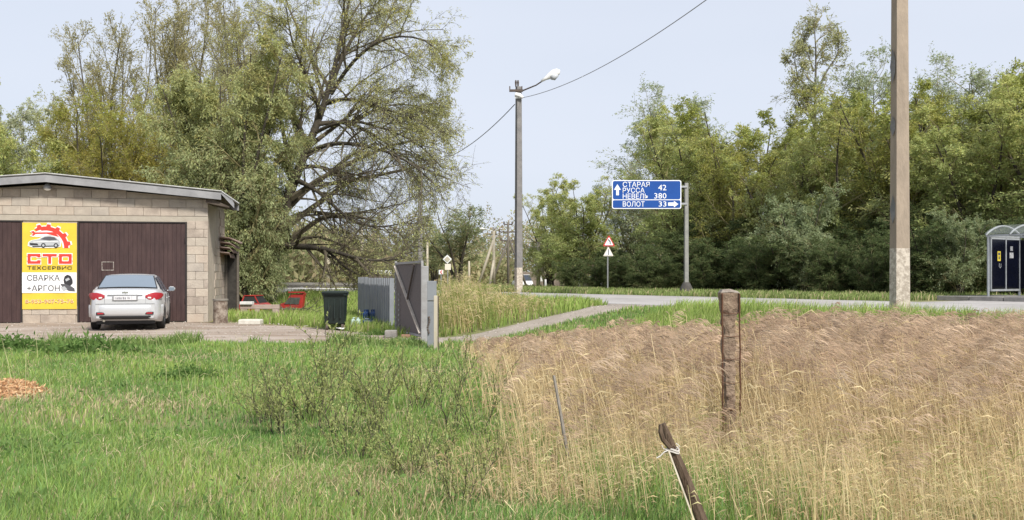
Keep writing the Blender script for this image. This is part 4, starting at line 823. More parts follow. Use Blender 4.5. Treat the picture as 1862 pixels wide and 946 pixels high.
flat('wrench_outline', [(.14, .10), (.21, .085), (.24, .105), (.60, .095), (.66, .13), (.72, .19), (.25, .145), (.22, .165), (.14, .155), (.19, .128)], wht, Y1)
flat('wrench_emblem', [(.16, .106), (.21, .094), (.235, .112), (.60, .108), (.68, .165), (.45, .128), (.245, .132), (.215, .152), (.165, .147), (.205, .128)], redm, Y2)
flat('speed_streak', [(.20, .150), (.62, .136), (.66, .146), (.26, .166)], wht, Y1 - .001)
carp = [(.12, .262), (.13, .225), (.18, .205), (.30, .190), (.40, .160), (.50, .152), (.60, .160), (.68, .195), (.70, .225), (.69, .268), (.60, .280), (.40, .282), (.20, .278)]
flat('car_picture_outline', [(.41 + (a - .41) * 1.06, .217 + (b - .217) * 1.14) for a, b in carp], wht, Y1 - .001); flat('car_picture', carp, lgr, Y2)
flat('car_picture_roof', [(.33, .192), (.41, .167), (.50, .160), (.59, .167), (.645, .196), (.50, .205)], dgr, Y3); flat('car_picture_grille', [(.14, .235), (.28, .240), (.30, .262), (.15, .260)], blk, Y3)
flat('car_picture_sill', [(.18, .270), (.68, .262), (.68, .272), (.20, .282)], blk, Y3)
for cx_ in (.39, .62): flat('car_picture_wheel', [(cx_ + .042 * cos(i * pi / 6), .262 + .028 * sin(i * pi / 6)) for i in range(12)][::-1], blk, Y3 - .001); flat('car_picture_hub', [(cx_ + .022 * cos(i * pi / 6), .262 + .014 * sin(i * pi / 6)) for i in range(12)][::-1], lgr, Y3 - .003)
flat('car_picture_stripe', [(.20, .222), (.52, .212), (.66, .215), (.66, .221), (.52, .219), (.20, .229)], wht, Y3 - .001)
# big letters built from bars so that they have the square cut of the banner
def bars(rects, m, y, grow, name):
    mm = MB()
    for x0_, x1_, t0_, t1_ in rects: mm.box(bx(x0_ - grow), bx(x1_ + grow), y, y + .003, bz(t1_ + grow * .63), bz(t0_ - grow * .63))
    return obj(name, mm, m, bn)
T_, B_ = .360, .475; tk = .030; tv = .055
LET = [(.10, .335, T_, T_ + tk), (.10, .10 + tv, T_ + tk, B_ - tk), (.10, .335, B_ - tk, B_), (.335 - tv, .335, T_ + tk, T_ + tk + .012), (.335 - tv, .335, B_ - tk - .012, B_ - tk),
       (.375, .635, T_, T_ + tk), (.505 - tv / 2, .505 + tv / 2, T_ + tk, B_),
       (.675, .91, T_, T_ + tk), (.675, .91, B_ - tk, B_), (.675, .675 + tv, T_ + tk, B_ - tk), (.91 - tv, .91, T_ + tk, B_ - tk)]
bars(LET, wht, Y1, .014, 'letter_outline'); bars(LET, redm, Y2, 0, 'letters')
put_text('ТЕХСЕРВИС', bn, blk, bx(.095), bx(.915), bz(.540), bz(.502), Y2, bold=.004)
put_text('СВАРКА', bn, dgr, bx(.09), bx(.69), bz(.672), bz(.602), Y2, bold=.008)
put_text('+АРГОН', bn, dgr, bx(.09), bx(.69), bz(.792), bz(.722), Y2, bold=.008)
put_text('8-953-907-75-76', bn, wht, bx(.055), bx(.945), bz(.935), bz(.885), Y1, bold=.03, name='number_outline'); put_text('8-953-907-75-76', bn, mat('banner_orange', (.55, .25, .04), rough=.5), bx(.06), bx(.94), bz(.933), bz(.887), Y2, bold=.0)
flat('welder_helmet', [(.76, .66), (.78, .62), (.83, .60), (.89, .615), (.925, .66), (.93, .70), (.88, .735), (.81, .72), (.77, .70)], blk, Y2); flat('welder_visor', [(.79, .655), (.85, .635), (.88, .655), (.81, .68)], lgr, Y3)
flat('welder_arm', [(.70, .705), (.80, .71), (.90, .735), (.96, .76), (.97, .795), (.86, .79), (.74, .745)], dgr, Y2 - .001); flat('welder_glove', [(.71, .745), (.78, .735), (.83, .77), (.76, .79)], lgr, Y3)

# ------------------------------------------------------------------ silver saloon car
def build_car():
    root = thing('parked_car', 'silver saloon car parked nose in against the right garage door', 'car', (0, 0, 0))
    paint = mat('silver_paint', (.57, .58, .60), rough=.3, metal=.3, spec=.6); glass = mat('dark_car_glass', (.16, .20, .25), rough=.07, spec=.9)
    blkp = mat('black_trim', (.02, .02, .022), rough=.5); rub = mat('tyre_rubber', (.025, .025, .025), rough=.85); rim = mat('alloy', (.45, .46, .48), rough=.35, metal=.8)
    redl = mat('tail_lamp_red', (.34, .02, .03), rough=.3, spec=.5); whl = mat('lamp_clear', (.75, .68, .68), rough=.12, spec=.8); chrome = mat('chrome', (.75, .75, .75), rough=.12, metal=1)
    Ln = 2.4; ax = (-1.36, 1.36)
    def prof(y):
        t = abs(y) / Ln; w_ = np.interp(abs(y), [0, 1.2, 1.8, 2.15, 2.32, 2.40], [.905, .905, .89, .85, .79, .70])
        ztop_ = np.interp(y, [-2.40, -2.36, -2.28, -1.9, -1.55, -.9, .6, 1.15, 1.7, 2.15, 2.33, 2.40], [.80, .985, 1.035, 1.06, 1.055, 1.0, .965, .95, .88, .76, .68, .55])
        zb = np.interp(y, [-2.40, -2.3, -2.0, 2.0, 2.3, 2.4], [.33, .27, .22, .20, .24, .32])
        arch = zb
        for c in ax:
            if abs(y - c) < .385: arch = max(arch, .31 + sqrt(.385 ** 2 - (y - c) ** 2))
        return w_, ztop_, zb, arch
    ys = sorted(set([-2.40, -2.385, -2.36, -2.33, -2.28] + [round(-2.2 + .1 * i, 3) for i in range(45)] + [c + s * q for c in ax for s in (-1, 1) for q in (.384, .37, .34)] + [2.28, 2.33, 2.37, 2.40]))
    rows = []
    for y in ys:
        w_, zt_, zb, ar = prof(y); zt_ = max(zt_, ar + .07); rear = np.interp(y, [-2.4, -2.2, -1.6], [1, .6, 0])
        half = [(0, zb), (.6 * w_, zb), (.66 * w_, ar), (w_ * .965, ar), (w_, max(.45, ar + .02)), (w_ * 1.0, max(.60, ar + .03)), (w_ * .985, max(.74, ar + .04)), (w_ * .955, min(.90, zt_ - .03) if zt_ - .03 > ar + .05 else ar + .05), (w_ * .92, zt_ - .012), (w_ * .84, zt_ + .008), (w_ * .45, zt_ + .02), (0, zt_ + .024)]
        rows.append([(-a, y, z) for a, z in half[::-1]][:-1] + [(a, y, z) for a, z in half])
    m_ = MB(); m_.grid(rows); m_.add(rows[0], [tuple(range(len(rows[0])))]); m_.add(rows[-1], [tuple(range(len(rows[0])))])
    body = obj('body', m_, paint, root, smooth=True)
    # greenhouse
    st_ = [(-1.72, .80, 1.05, .76, 1.06), (-1.55, .80, 1.05, .70, 1.15), (-1.3, .80, 1.03, .64, 1.28), (-1.05, .81, 1.01, .60, 1.385), (-.7, .815, .99, .595, 1.43), (-.1, .82, .97, .60, 1.445), (.4, .82, .96, .60, 1.42), (.62, .82, .955, .61, 1.37), (1.0, .815, .95, .70, 1.13), (1.28, .80, .94, .78, .95)]
    rows = []
    for y, wb, zb, wt, zt_ in st_:
        half = [(wb, zb - .05), (wb, zb), ((wb + wt) / 2 + .015, (zb + zt_) / 2), (wt + .015, zt_ - .025), (wt - .04, zt_), (wt * .5, zt_ + .018), (0, zt_ + .024)]
        rows.append([(-a, y, z) for a, z in half] + [(a, y, z) for a, z in half[:-1][::-1]])
    m_ = MB(); m_.grid(rows); obj('roof', m_, paint, root, smooth=True)
    def pane(name, p, m, bulge=0.0, n=6, off=(0, 0, 0)):     # p: bl, br, tr, tl
        p = [Vector(q) + Vector(off) for q in p]; nr = (p[1] - p[0]).cross(p[3] - p[0]).normalized(); rws = []
        for i in range(n + 1):
            v = i / n; a = p[0].lerp(p[3], v); b = p[1].lerp(p[2], v); rws.append([tuple(a.lerp(b, j / n) + nr * bulge * (1 - (2 * j / n - 1) ** 2) * (1 - (2 * v - 1) ** 2 * .4)) for j in range(n + 1)])
        mm = MB(); mm.grid(rws); mm.grid([[tuple(Vector(q) - nr * .012) for q in r] for r in rws]); return obj(name, mm, m, root, smooth=True, fixn=False)
    pane('rear_window_seal', [(-.735, -1.70, 1.07), (.735, -1.70, 1.07), (.615, -1.03, 1.405), (-.615, -1.03, 1.405)], blkp, .035, off=(0, -.010, .012))
    pane('rear_window', [(-.70, -1.68, 1.085), (.70, -1.68, 1.085), (.585, -1.055, 1.395), (-.585, -1.055, 1.395)], glass, .037, off=(0, -.014, .018))
    pane('windscreen', [(.72, 1.24, .98), (-.72, 1.24, .98), (-.58, .64, 1.37), (.58, .64, 1.37)], glass, .03, off=(0, .02, .02))
    for s in (-1, 1):
        for nm, (ya, yb, yc, yd) in (('rear_side_window', (-1.38, -.12, -.12, -1.0)), ('front_side_window', (-.05, 1.05, .62, -.05))):
            q = [(s * .835, ya, 1.015), (s * .842, yb, .985), (s * .640, yc, 1.385 if nm[0] == 'f' else 1.40), (s * .640, yd, 1.40 if nm[0] == 'f' else 1.37)]
            if s > 0: pane(nm, q, glass, .012, off=(s * .006, 0, 0))
            else: pane(nm, [q[1], q[0], q[3], q[2]], glass, .012, off=(s * .006, 0, 0))
        # tail lamps, wrapping round the corner
        m_ = MB(); rws = []
        for x_, y_, za, zb_ in ((.48, -2.418, .86, .91), (.57, -2.412, .80, .955), (.66, -2.392, .785, .975), (.74, -2.352, .79, .98), (.81, -2.275, .81, .975), (.862, -2.17, .84, .965), (.893, -2.02, .89, .945)):
            rws.append([(s * x_, y_, za), (s * (x_ + .006), y_ - .006, (za + zb_) / 2), (s * (x_ - .004), y_ + .014, zb_)])
        m_.grid(rws); m_.grid([[(p[0] * .97, p[1] + .05, p[2]) for p in r] for r in rws]); tl = obj('tail_lamp', m_, redl, root, smooth=True, fixn=False)
        m_ = MB(); m_.add([(s * .54, -2.424, .835), (s * .62, -2.412, .825), (s * .62, -2.412, .865), (s * .54, -2.424, .870), (s * .54, -2.40, .835), (s * .62, -2.37, .825), (s * .62, -2.37, .865), (s * .54, -2.40, .870)], [(0, 1, 2, 3), (4, 5, 6, 7), (0, 1, 5, 4), (3, 2, 6, 7), (1, 2, 6, 5), (0, 3, 7, 4)]); obj('reversing_lens', m_, whl, tl)
        m_ = MB(); m_.box(s * .58 - .075, s * .58 + .075, -2.448, -2.40, .43, .47, .008); obj('fog_reflector', m_, redl, root)
        m_ = MB(); m_.box(s * .58 - .10, s * .58 + .10, -2.440, -2.39, .415, .485, .008); obj('reflector_surround', m_, blkp, root)
        # mirrors
        m_ = MB(); m_.tube([(s * .84, .83, .985), (s * .93, .82, 1.0)], .02, 6); m_.tube([(s * .90, .80, 1.03), (s * .94, .80, 1.035), (s * 1.02, .80, 1.035), (s * 1.07, .81, 1.03)], [.05, .075, .07, .03], 10); mi = obj('mirror', m_, paint, root, smooth=True)
        m_ = MB(); m_.box(min(s * .915, s * 1.05), max(s * .915, s * 1.05), .722, .735, .985, 1.085); obj('mirror_glass', m_, glass, mi)
        for yy in (-.62, .52):
            m_ = MB(); m_.box(min(s * .895, s * .925), max(s * .895, s * .925), yy, yy + .17, .80, .825, .006); obj('door_handle', m_, paint, root)
        for yy in (-1.05, -.08, 1.0):
            m_ = MB(); m_.box(min(s * .89, s * .9065), max(s * .89, s * .9065), yy - .004, yy + .004, .30, .93); obj('door_gap', m_, blkp, root)
        for yc in ax:
            wh = link('wheel', None, root, (s * .80, yc, .325))
            m_ = MB(); prf = [(-.105, .22), (-.105, .29), (-.085, .32), (.085, .32), (.105, .29), (.105, .22)]; k = 28
            m_.grid([[(a, r_ * cos(2 * pi * i / k), r_ * sin(2 * pi * i / k)) for i in range(k + 1)] for a, r_ in prf]); obj('tyre', m_, rub, wh, smooth=False)
            m_ = MB(); m_.grid([[(s * a, r_ * cos(2 * pi * i / k), r_ * sin(2 * pi * i / k)) for i in range(k + 1)] for a, r_ in ((.09, .225), (.06, .20), (.05, .02))])
            for q in range(5):
                A_ = q * 2 * pi / 5; m_.bar((s * .075, .04 * cos(A_), .04 * sin(A_)), (s * .085, .205 * cos(A_), .205 * sin(A_)), .05, .02, up=(1, 0, 0))
            obj('rim', m_, rim, wh)
    # rear details
    m_ = MB(); m_.box(-.30, .30, -2.432, -2.40, .775, .905, .008); pr = obj('plate_recess', m_, mat('plate_frame', (.25, .25, .26), rough=.5), root)
    m_ = MB(); m_.box(-.265, .265, -2.440, -2.431, .785, .895, .004); pl = obj('licence_plate', m_, mat('plate_white', (.60, .60, .62), rough=.4), pr)
    m_ = MB(); q = [(-.235, .012), (-.20, .03), (-.155, .03), (-.11, .03), (-.055, .03), (-.01, .03), (.06, .02), (.09, .02)]
    for i, (xx, ww) in enumerate(q): m_.box(xx, xx + ww, -2.4425, -2.4395, .808 + (.008 if i > 5 else 0), .868 - (.01 if i % 2 else 0))
    m_.box(.155, .158, -2.4425, -2.4395, .79, .89); obj('plate_marks', m_, mat('plate_dim_ink', (.20, .20, .22), rough=.6), pl)
    m_ = MB(); m_.box(-.42, .42, -2.425, -2.39, .915, .935, .006); obj('boot_trim', m_, chrome, root)
    m_ = MB(); m_.bar((-.075, -2.382, .985), (.075, -2.382, .985), .02, .032); m_.bar((-.02, -2.385, 1.005), (.02, -2.385, .965), .02, .02); obj('badge', m_, chrome, root)
    m_ = MB(); m_.box(-.70, .70, -2.4105, -2.38, .688, .696); m_.box(-.49, -.482, -2.40, -2.375, .70, .92); m_.box(.482, .49, -2.40, -2.375, .70, .92); obj('boot_seam', m_, mat('seam_grey', (.16, .16, .17), rough=.6), root)
    m_ = MB(); rws = []
    for y_, z_ in ((-2.40, .665), (-2.435, .655), (-2.45, .60), (-2.445, .46), (-2.42, .38), (-2.37, .35)):
        rws.append([(x_, y_ + .40 * (max(0, abs(x_) - .42) / .475) ** 2.6, z_) for x_ in np.linspace(-.897, .897, 25)])
    m_.grid(rws); obj('bumper', m_, paint, root, smooth=True, fixn=False)
    m_ = MB(); rws = []
    for y_, z_ in ((-2.43, .385), (-2.435, .35), (-2.38, .30), (-2.2, .27)): rws.append([(x_, y_ + .30 * (max(0, abs(x_) - .42) / .475) ** 2.6, z_) for x_ in np.linspace(-.70, .70, 13)])
    m_.grid(rws); obj('bumper_skirt', m_, blkp, root, smooth=True, fixn=False)
    m_ = MB(); m_.tube([(-.50, -2.20, .27), (-.50, -2.40, .265)], .03, 10); obj('exhaust', m_, chrome, root)
    m_ = MB(); m_.box(-.7, .7, -2.2, 2.1, .17, .26); obj('underbody', m_, blkp, root)
    return root
car = build_car()
CA = radians(17.5); cr = P(232, 600, 24.0)
car.location = (cr[0] - sin(CA) * 2.4, 24.0 + cos(CA) * 2.4 - .15, tz(-10, 26) + .024); car.rotation_euler = (0, 0, CA)

# ------------------------------------------------------------------ poles, wires, signs
pole_c = mat('pole_concrete', (.37, .30, .235), (.27, .22, .175), scale=4, rough=.95, bump=.5, bscale=30, stretch=(1, 1, .35))
pole_d = mat('pole_concrete_grey', (.24, .23, .225), (.17, .165, .165), scale=4, rough=.95, bump=.4, bscale=30)
wash = mat('whitewash', (.56, .50, .43), (.36, .31, .26), scale=14, rough=.95, bump=.4, bscale=30, contrast=(.42, .58))
metal = mat('galvanised', (.42, .43, .45), (.33, .34, .35), scale=6, rough=.5, metal=.5); dkm = mat('dark_iron', (.07, .06, .06), (.12, .09, .07), scale=9, rough=.8); porc = mat('porcelain', (.75, .75, .75), rough=.3)
wire_m = mat('wire_grey', (.22, .22, .23), rough=.7)
def cpole(t, H, w0, w1, m, band=None, rz=.35, z0=-.3):
    """concrete pole: trapezoid section with two flat faces and chamfers"""
    def sec(w): a = w / 2; return [(-a, -a * .9), (a * .75, -a * .9), (a, -a * .6), (a, a * .9), (-a * .75, a * .9), (-a, a * .6)]
    def seg(za, zb, grow=0):
        m_ = MB(); n_ = 8; rows = []
        for i in range(n_ + 1):
            z = za + (zb - za) * i / n_; w_ = w0 + (w1 - w0) * max(z, 0) / H + grow; q = [(a * cos(rz) - b * sin(rz), a * sin(rz) + b * cos(rz), z) for a, b in sec(w_)]; rows.append(q + [q[0]])
        m_.grid(rows); m_.add(rows[-1][:-1], [tuple(range(6))]); return m_
    if band: obj('whitewashed_foot', seg(z0, band), wash, t, bevel=0); obj('pole', seg(band, H), m, t)
    else: obj('pole', seg(z0, H), m, t)
def at(px, d): x = PX(px, d); return Vector((x, d, tz(x, d)))
DN = 16.0; pn = at(1636, DN)
tp = thing('utility_pole', 'nearest thick concrete utility pole with a worn white painted foot', 'utility pole', pn); cpole(tp, 8.9, .285, .195, pole_c, band=(CH - (452 - HY) / F * DN) - pn[2], rz=.16)
m_ = MB(); m_.bar((-.6, 0, 8.55), (.6, 0, 8.55), .08); obj('crossarm', m_, dkm, tp)
for q in (-.5, 0.5): m_ = MB(); m_.tube([(q, 0, 8.59), (q, 0, 8.68), (q, 0, 8.74), (q, 0, 8.76)], [.02, .05, .045, .02], 8); obj('insulator', m_, porc, tp)
for zz, ln_ in ((1.6, .5), (3.1, .35), (4.0, .6)):      # spalled edge pieces on the left face
    m_ = MB(); m_.add([(-.150, -.06, zz), (-.120, -.10, zz + ln_ * .3), (-.118, -.10, zz + ln_ * .7), (-.145, -.05, zz + ln_), (-.16, .02, zz + ln_ * .5)], [(0, 1, 2, 3, 4)]); obj('spalled_edge', m_, pole_d, tp)
D2 = 42.0; p2 = at(943, D2)
tl_ = thing('street_lamp', 'tall concrete lamp pole with an angled arm and white lamp head', 'street lamp', p2)
H2 = CH - (158 - HY) / F * D2 - p2[2]; cpole(tl_, H2, .33, .24, pole_d, band=CH - (487 - HY) / F * D2 - p2[2], rz=.45)
def rel(px, py, d, o): return P(px, py, d) - o
m_ = MB(); m_.tube([rel(948, 166, D2, p2), rel(975, 155, D2 - .3, p2), rel(990, 145, D2 - .5, p2)], [.035, .03, .03], 8); obj('arm', m_, dkm, tl_)
m_ = MB(); m_.tube([rel(984, 148, D2 - .5, p2), rel(992, 143, D2 - .5, p2), rel(1000, 138, D2 - .5, p2), rel(1008, 134, D2 - .5, p2), rel(1015, 130, D2 - .5, p2), rel(1018, 128, D2 - .5, p2)], [.05, .075, .15, .19, .14, .03], 12); hd = obj('lamp_head', m_, mat('lamp_white', (.78, .78, .78), rough=.3), tl_, smooth=True)
m_ = MB(); m_.tube([rel(1001, 141, D2 - .55, p2), rel(1007, 140, D2 - .55, p2), rel(1014, 136, D2 - .55, p2)], [.10, .16, .08], 10); obj('lens', m_, mat('lamp_lens', (.5, .52, .55), rough=.1), hd, smooth=True)
m_ = MB(); m_.bar(rel(926, 165, D2 - .2, p2), rel(951, 165, D2 - .2, p2), .10); m_.bar(rel(927, 164, D2 - .2, p2), rel(927, 157, D2 - .2, p2), .05); m_.bar(rel(949, 164, D2 - .2, p2), rel(949, 157, D2 - .2, p2), .05); obj('crossarm', m_, dkm, tl_)
for xx in (938, 942): m_ = MB(); m_.tube([rel(xx, 158, D2, p2), rel(xx, 150, D2, p2), rel(xx, 146, D2, p2)], [.03, .05, .03], 6); obj('pin', m_, dkm, tl_)
m_ = MB(); m_.tube([rel(937, 172, D2 - .2, p2), rel(945, 174, D2 - .22, p2), rel(951, 178, D2 - .2, p2)], [.10, .12, .05], 8); m_.bar(rel(936, 178, D2 - .2, p2), rel(946, 178, D2 - .2, p2), .06); obj('cable_clamp', m_, porc, tl_)
# third pole at the left, seen through the willow crown
D3 = 62.0; p3 = at(764, D3); t3 = thing('utility_pole', 'grey concrete pole partly veiled by the right edge of the willow crown', 'utility pole', p3); cpole(t3, CH - (285 - HY) / F * D3 - p3[2], .30, .22, pole_d, rz=.3)
m_ = MB(); m_.bar(rel(752, 292, D3, p3), rel(776, 292, D3, p3), .09); obj('crossarm', m_, dkm, t3)
def wire(a, b, sag, label, r=.016, n=40):
    a = Vector(a); b = Vector(b); m_ = MB(); m_.tube([a.lerp(b, i / n) - Vector((0, 0, sag * 4 * (i / n) * (1 - i / n))) for i in range(n + 1)], r, 5); return tag(obj('overhead_wire', m_, wire_m, smooth=True), label, 'wire')
wire(P(950, 178, D2 - .2), (pn[0] + .24, pn[1], 9.0), .8, 'twisted overhead cable rising from the street lamp pole to the upper right', r=.013)
wire(P(936, 190, D2), P(766, 296, D3), .7, 'overhead cable running down left from the street lamp pole to the willow', r=.02)
wire(p3 + Vector((0, 0, 9.0)), (-48, 84, 9.5), 1.4, 'overhead cable behind the willow crown going left', r=.016)
# distant poles
def thin_pole(px, ytop, d, r, m, name, label, cat='pole', struts=(), group=None, rt=None):
    o = at(px, d); t = thing(name, label, cat, o, 0, group); H = CH - (ytop - HY) / F * d - o[2]; m_ = MB(); m_.tube([(0, 0, -.2), (0, 0, H / 2), (0, 0, H)], [r, r * .9, rt or r * .75], 8); obj('shaft', m_, m, t, smooth=True)
    for dx, dy, hh in struts: m_ = MB(); m_.tube([(dx, dy, -.1), (0, 0, H * hh)], [r * .9, r * .7], 8); obj('strut', m_, m, t, smooth=True)
    return t, o, H
wood_m = mat('weathered_pole_wood', (.50, .45, .36), (.38, .34, .27), scale=3, rough=.9, stretch=(3, 3, .4)); crm = mat('cream_pole', (.50, .47, .38), (.42, .38, .30), scale=3, rough=.9); wooddk = mat('old_pole_wood', (.16, .14, .115), (.10, .09, .075), scale=3, rough=.9)
t, o, H = thin_pole(898, 420, 70, .13, wood_m, 'utility_pole', 'distant strutted pole with a small lamp arm reaching left', 'utility pole', struts=((-1.25, 0, .86), (-.35, -.6, .5)))
m_ = MB(); m_.tube([(0, 0, H - .05), (-.5, 0, H + .12), (-.75, 0, H + .15)], .03, 6); m_.tube([(-.7, 0, H + .14), (-.9, 0, H + .17), (-1.05, 0, H + .17)], [.04, .09, .05], 8); obj('lamp_arm', m_, porc, t); m_ = MB(); m_.bar((-.25, 0, H - .25), (.25, 0, H - .25), .07); m_.bar((0, 0, H), (0, 0, H + .25), .07); obj('crossarm', m_, dkm, t)
t, o, H = thin_pole(924, 404, 80, .13, wooddk, 'utility_pole', 'dark wooden frame pole with stacked insulators behind the street lamp', 'utility pole', struts=((-1.7, 0, .72), (1.7, 0, .8)))
for k, hw in ((.1, .35), (.75, .75), (1.5, .6)): m_ = MB(); m_.bar((-hw, 0, H - .1 - k), (hw, 0, H - .1 - k), .10); [m_.tube([(s * hw, 0, H - .1 - k), (s * hw, 0, H + .15 - k)], [.08, .06], 6) for s in (-1, 1)]; obj('crossarm', m_, dkm, t)
thin_pole(979, 440, 66, .16, wood_m, 'utility_pole', 'pale pole just right of the street lamp with a short prop', 'utility pole', struts=((.55, 0, .75),))
thin_pole(597, 452, 58, .17, crm, 'post', 'cream coloured pole behind the wheelie bin', 'pole', rt=.16)
thin_pole(658, 385, 60, .12, wood_m, 'utility_pole', 'thin grey pole behind the left end of the corrugated fence', 'utility pole')
thin_pole(777, 440, 64, .10, wood_m, 'post', 'thin pale pole between the gate post and the willow veil', 'pole')
thin_pole(853, 475, 62, .09, wood_m, 'post', 'thin pale post left of the distant strutted pole', 'pole')
for px, yt, d, lb in ((1053, 498, 52, 'white roadside post left of the warning signs'), (1065, 508, 53, 'grey fence post second left of the warning signs'), (1073, 502, 54, 'darker fence post beside the white roadside post'), (1094, 512, 50, 'short white post at the foot of the warning signs'), (1125, 505, 52, 'bare grey fence post right of the warning signs'), (992, 508, 56, 'short pale post right of the pale pole')):
    thin_pole(px, yt, d, .075, wood_m if 'grey' in lb else white_m, 'post', lb, 'post', group='small posts beyond the road')
# house and car far away
hs = at(972, 100); h_ = thing('house', 'small far house with a dark red roof behind the street lamp foot', 'house', hs, .35)
m_ = MB(); m_.box(-2.2, 2.2, -1.8, 1.8, 0, 1.5); obj('wall', m_, mat('house_wall', (.16, .13, .11), (.22, .18, .15), rough=.9), h_)
m_ = MB(); m_.prism([(-2.1, 0), (2.1, 0), (0, 1.1)], 5, (2.5, -2.1, 1.5), (0, 1, 0), (0, 0, 1)); m_.T = Matrix(); rf = obj('roof', m_, mat('roof_oxblood', (.14, .075, .07), (.19, .11, .10), rough=.8), h_)
m_ = MB(); m_.box(-.4, .4, -1.84, -1.78, .5, 1.15); obj('window', m_, white_m, h_)
fc = at(949, 86); c_ = thing('parked_car', 'small white car far off, half hidden by the street lamp foot', 'car', fc, radians(97))
c_.location.z += .02
fp = mat('white_car_paint', (.75, .75, .76), rough=.3); fg = mat('far_car_glass', (.05, .06, .08), rough=.1)
m_ = MB(); rr_ = []
for x_, zt_, wd_ in ((-2.1, .55, .6), (-2.0, .85, .75), (-1.2, .92, .8), (.8, .90, .8), (1.7, .78, .75), (2.05, .5, .6)): rr_.append([(x_, -wd_, .28), (x_, -wd_, zt_ * .8), (x_, -wd_ * .9, zt_), (x_, wd_ * .9, zt_), (x_, wd_, zt_ * .8), (x_, wd_, .28)])
m_.grid(rr_); m_.add(rr_[0], [tuple(range(6))]); m_.add(rr_[-1], [tuple(range(6))]); obj('body', m_, fp, c_, smooth=False)
m_ = MB(); m_.add([(-1.6, -.7, .9), (1.1, -.7, .9), (1.1, .7, .9), (-1.6, .7, .9), (-1.2, -.55, 1.4), (.4, -.55, 1.4), (.4, .55, 1.4), (-1.2, .55, 1.4)], [(0, 1, 5, 4), (1, 2, 6, 5), (2, 3, 7, 6), (3, 0, 4, 7), (4, 5, 6, 7)]); obj('windows', m_, fg, c_)
m_ = MB(); m_.box(-1.22, .42, -.57, .57, 1.395, 1.44, .02); obj('roof', m_, fp, c_)
for x_ in (-1.3, 1.25):
    for y_ in (-.74, .74): m_ = MB(); m_.tube([(x_, y_ - .08, .31), (x_, y_ + .08, .31)], .31, 16); obj('wheel', m_, dkm, c_)

# blue direction sign on its concrete pole
blue = mat('sign_blue', (.005, .060, .28), (.006, .068, .31), scale=2, rough=.45); sw = mat('sign_white', (.80, .82, .84), rough=.5); sback = metal
DS = 36.0; ps = at(1248, DS); t = thing('direction_sign', 'blue direction sign with white place names and distances on a concrete pole', 'road sign', ps)
cpole(t, CH - (333 - HY) / F * DS - ps[2], .165, .14, mat('sign_pole_concrete', (.30, .30, .28), (.22, .22, .21), scale=5, rough=.9, bump=.3), rz=.2)
m_ = MB(); m_.tube([(0, 0, -.1), (0, 0, .15), (0, 0, .45), (0, 0, .5)], [.36, .30, .15, .11], 10); obj('footing', m_, mat('tar_black', (.06, .055, .05), (.09, .085, .08), rough=.95), t, smooth=True)
def sg(px, py): q = P(px, py, DS) - ps; return q[0], q[2]
xL, zB = sg(1112, 380.5); xR, zT = sg(1237.5, 328.5); YS = -.16
def rrect(x0, x1, z0, z1, r, n=5):
    o_ = []
    for cx_, cz_, a0_ in ((x1 - r, z1 - r, 0), (x0 + r, z1 - r, 90), (x0 + r, z0 + r, 180), (x1 - r, z0 + r, 270)):
        for i in range(n): a_ = radians(a0_ + 90 * i / (n - 1)); o_.append((cx_ + r * cos(a_), cz_ + r * sin(a_)))
    return o_
m_ = MB(); m_.prism(rrect(xL, xR, zB, zT, .08), -.04, (0, YS, 0), (1, 0, 0), (0, 0, 1)); bd = obj('board', m_, sw, t)
zm = sg(0, 364)[1]; bw = .035
m_ = MB(); m_.prism(rrect(xL + bw, xR - bw, zm + .018, zT - bw, .06), .004, (0, YS - .002, 0), (1, 0, 0), (0, 0, 1)); m_.prism(rrect(xL + bw, xR - bw, zB + bw, zm - .018, .05), .004, (0, YS - .002, 0), (1, 0, 0), (0, 0, 1)); obj('blue_panel', m_, blue, bd)
for zz in (sg(0, 340)[1], sg(0, 371)[1]): m_ = MB(); m_.box(xL + .1, .02, YS + .045, YS + .10, zz - .035, zz + .035); obj('bracket', m_, metal, t)
YT = YS - .009
def stx(s, x0, x1, y0, y1, bold=.004): a_, b_ = sg(x0, y1); c__, d_ = sg(x1, y0); put_text(s, bd, sw, a_, c__, b_, d_, YT, bold)
stx('СТАРАЯ', 1131.5, 1180, 331.5, 341); stx('РУССА', 1131.5, 1171, 342.2, 351.5); stx('НЕВЕЛЬ', 1131.5, 1177.5, 353, 362.2)
stx('42', 1195.5, 1210.5, 337, 347); stx('380', 1188.5, 1210.5, 352, 362); stx('ВОЛОТ', 1131.5, 1171, 367, 376.5); stx('33', 1196.5, 1210.5, 367, 376.5)
def arrow(pts): m__ = MB(); m__.prism([sg(a, b) for a, b in pts], .004, (0, YT, 0), (1, 0, 0), (0, 0, 1)); obj('arrow', m__, sw, bd)
arrow([(1119.5, 356), (1119.5, 346), (1115.5, 346), (1121.8, 336), (1128, 346), (1124.5, 346), (1124.5, 356)][::-1])
arrow([(1213.5, 375), (1213.5, 369), (1224, 369), (1224, 366), (1232, 372), (1224, 378), (1224, 375)][::-1])

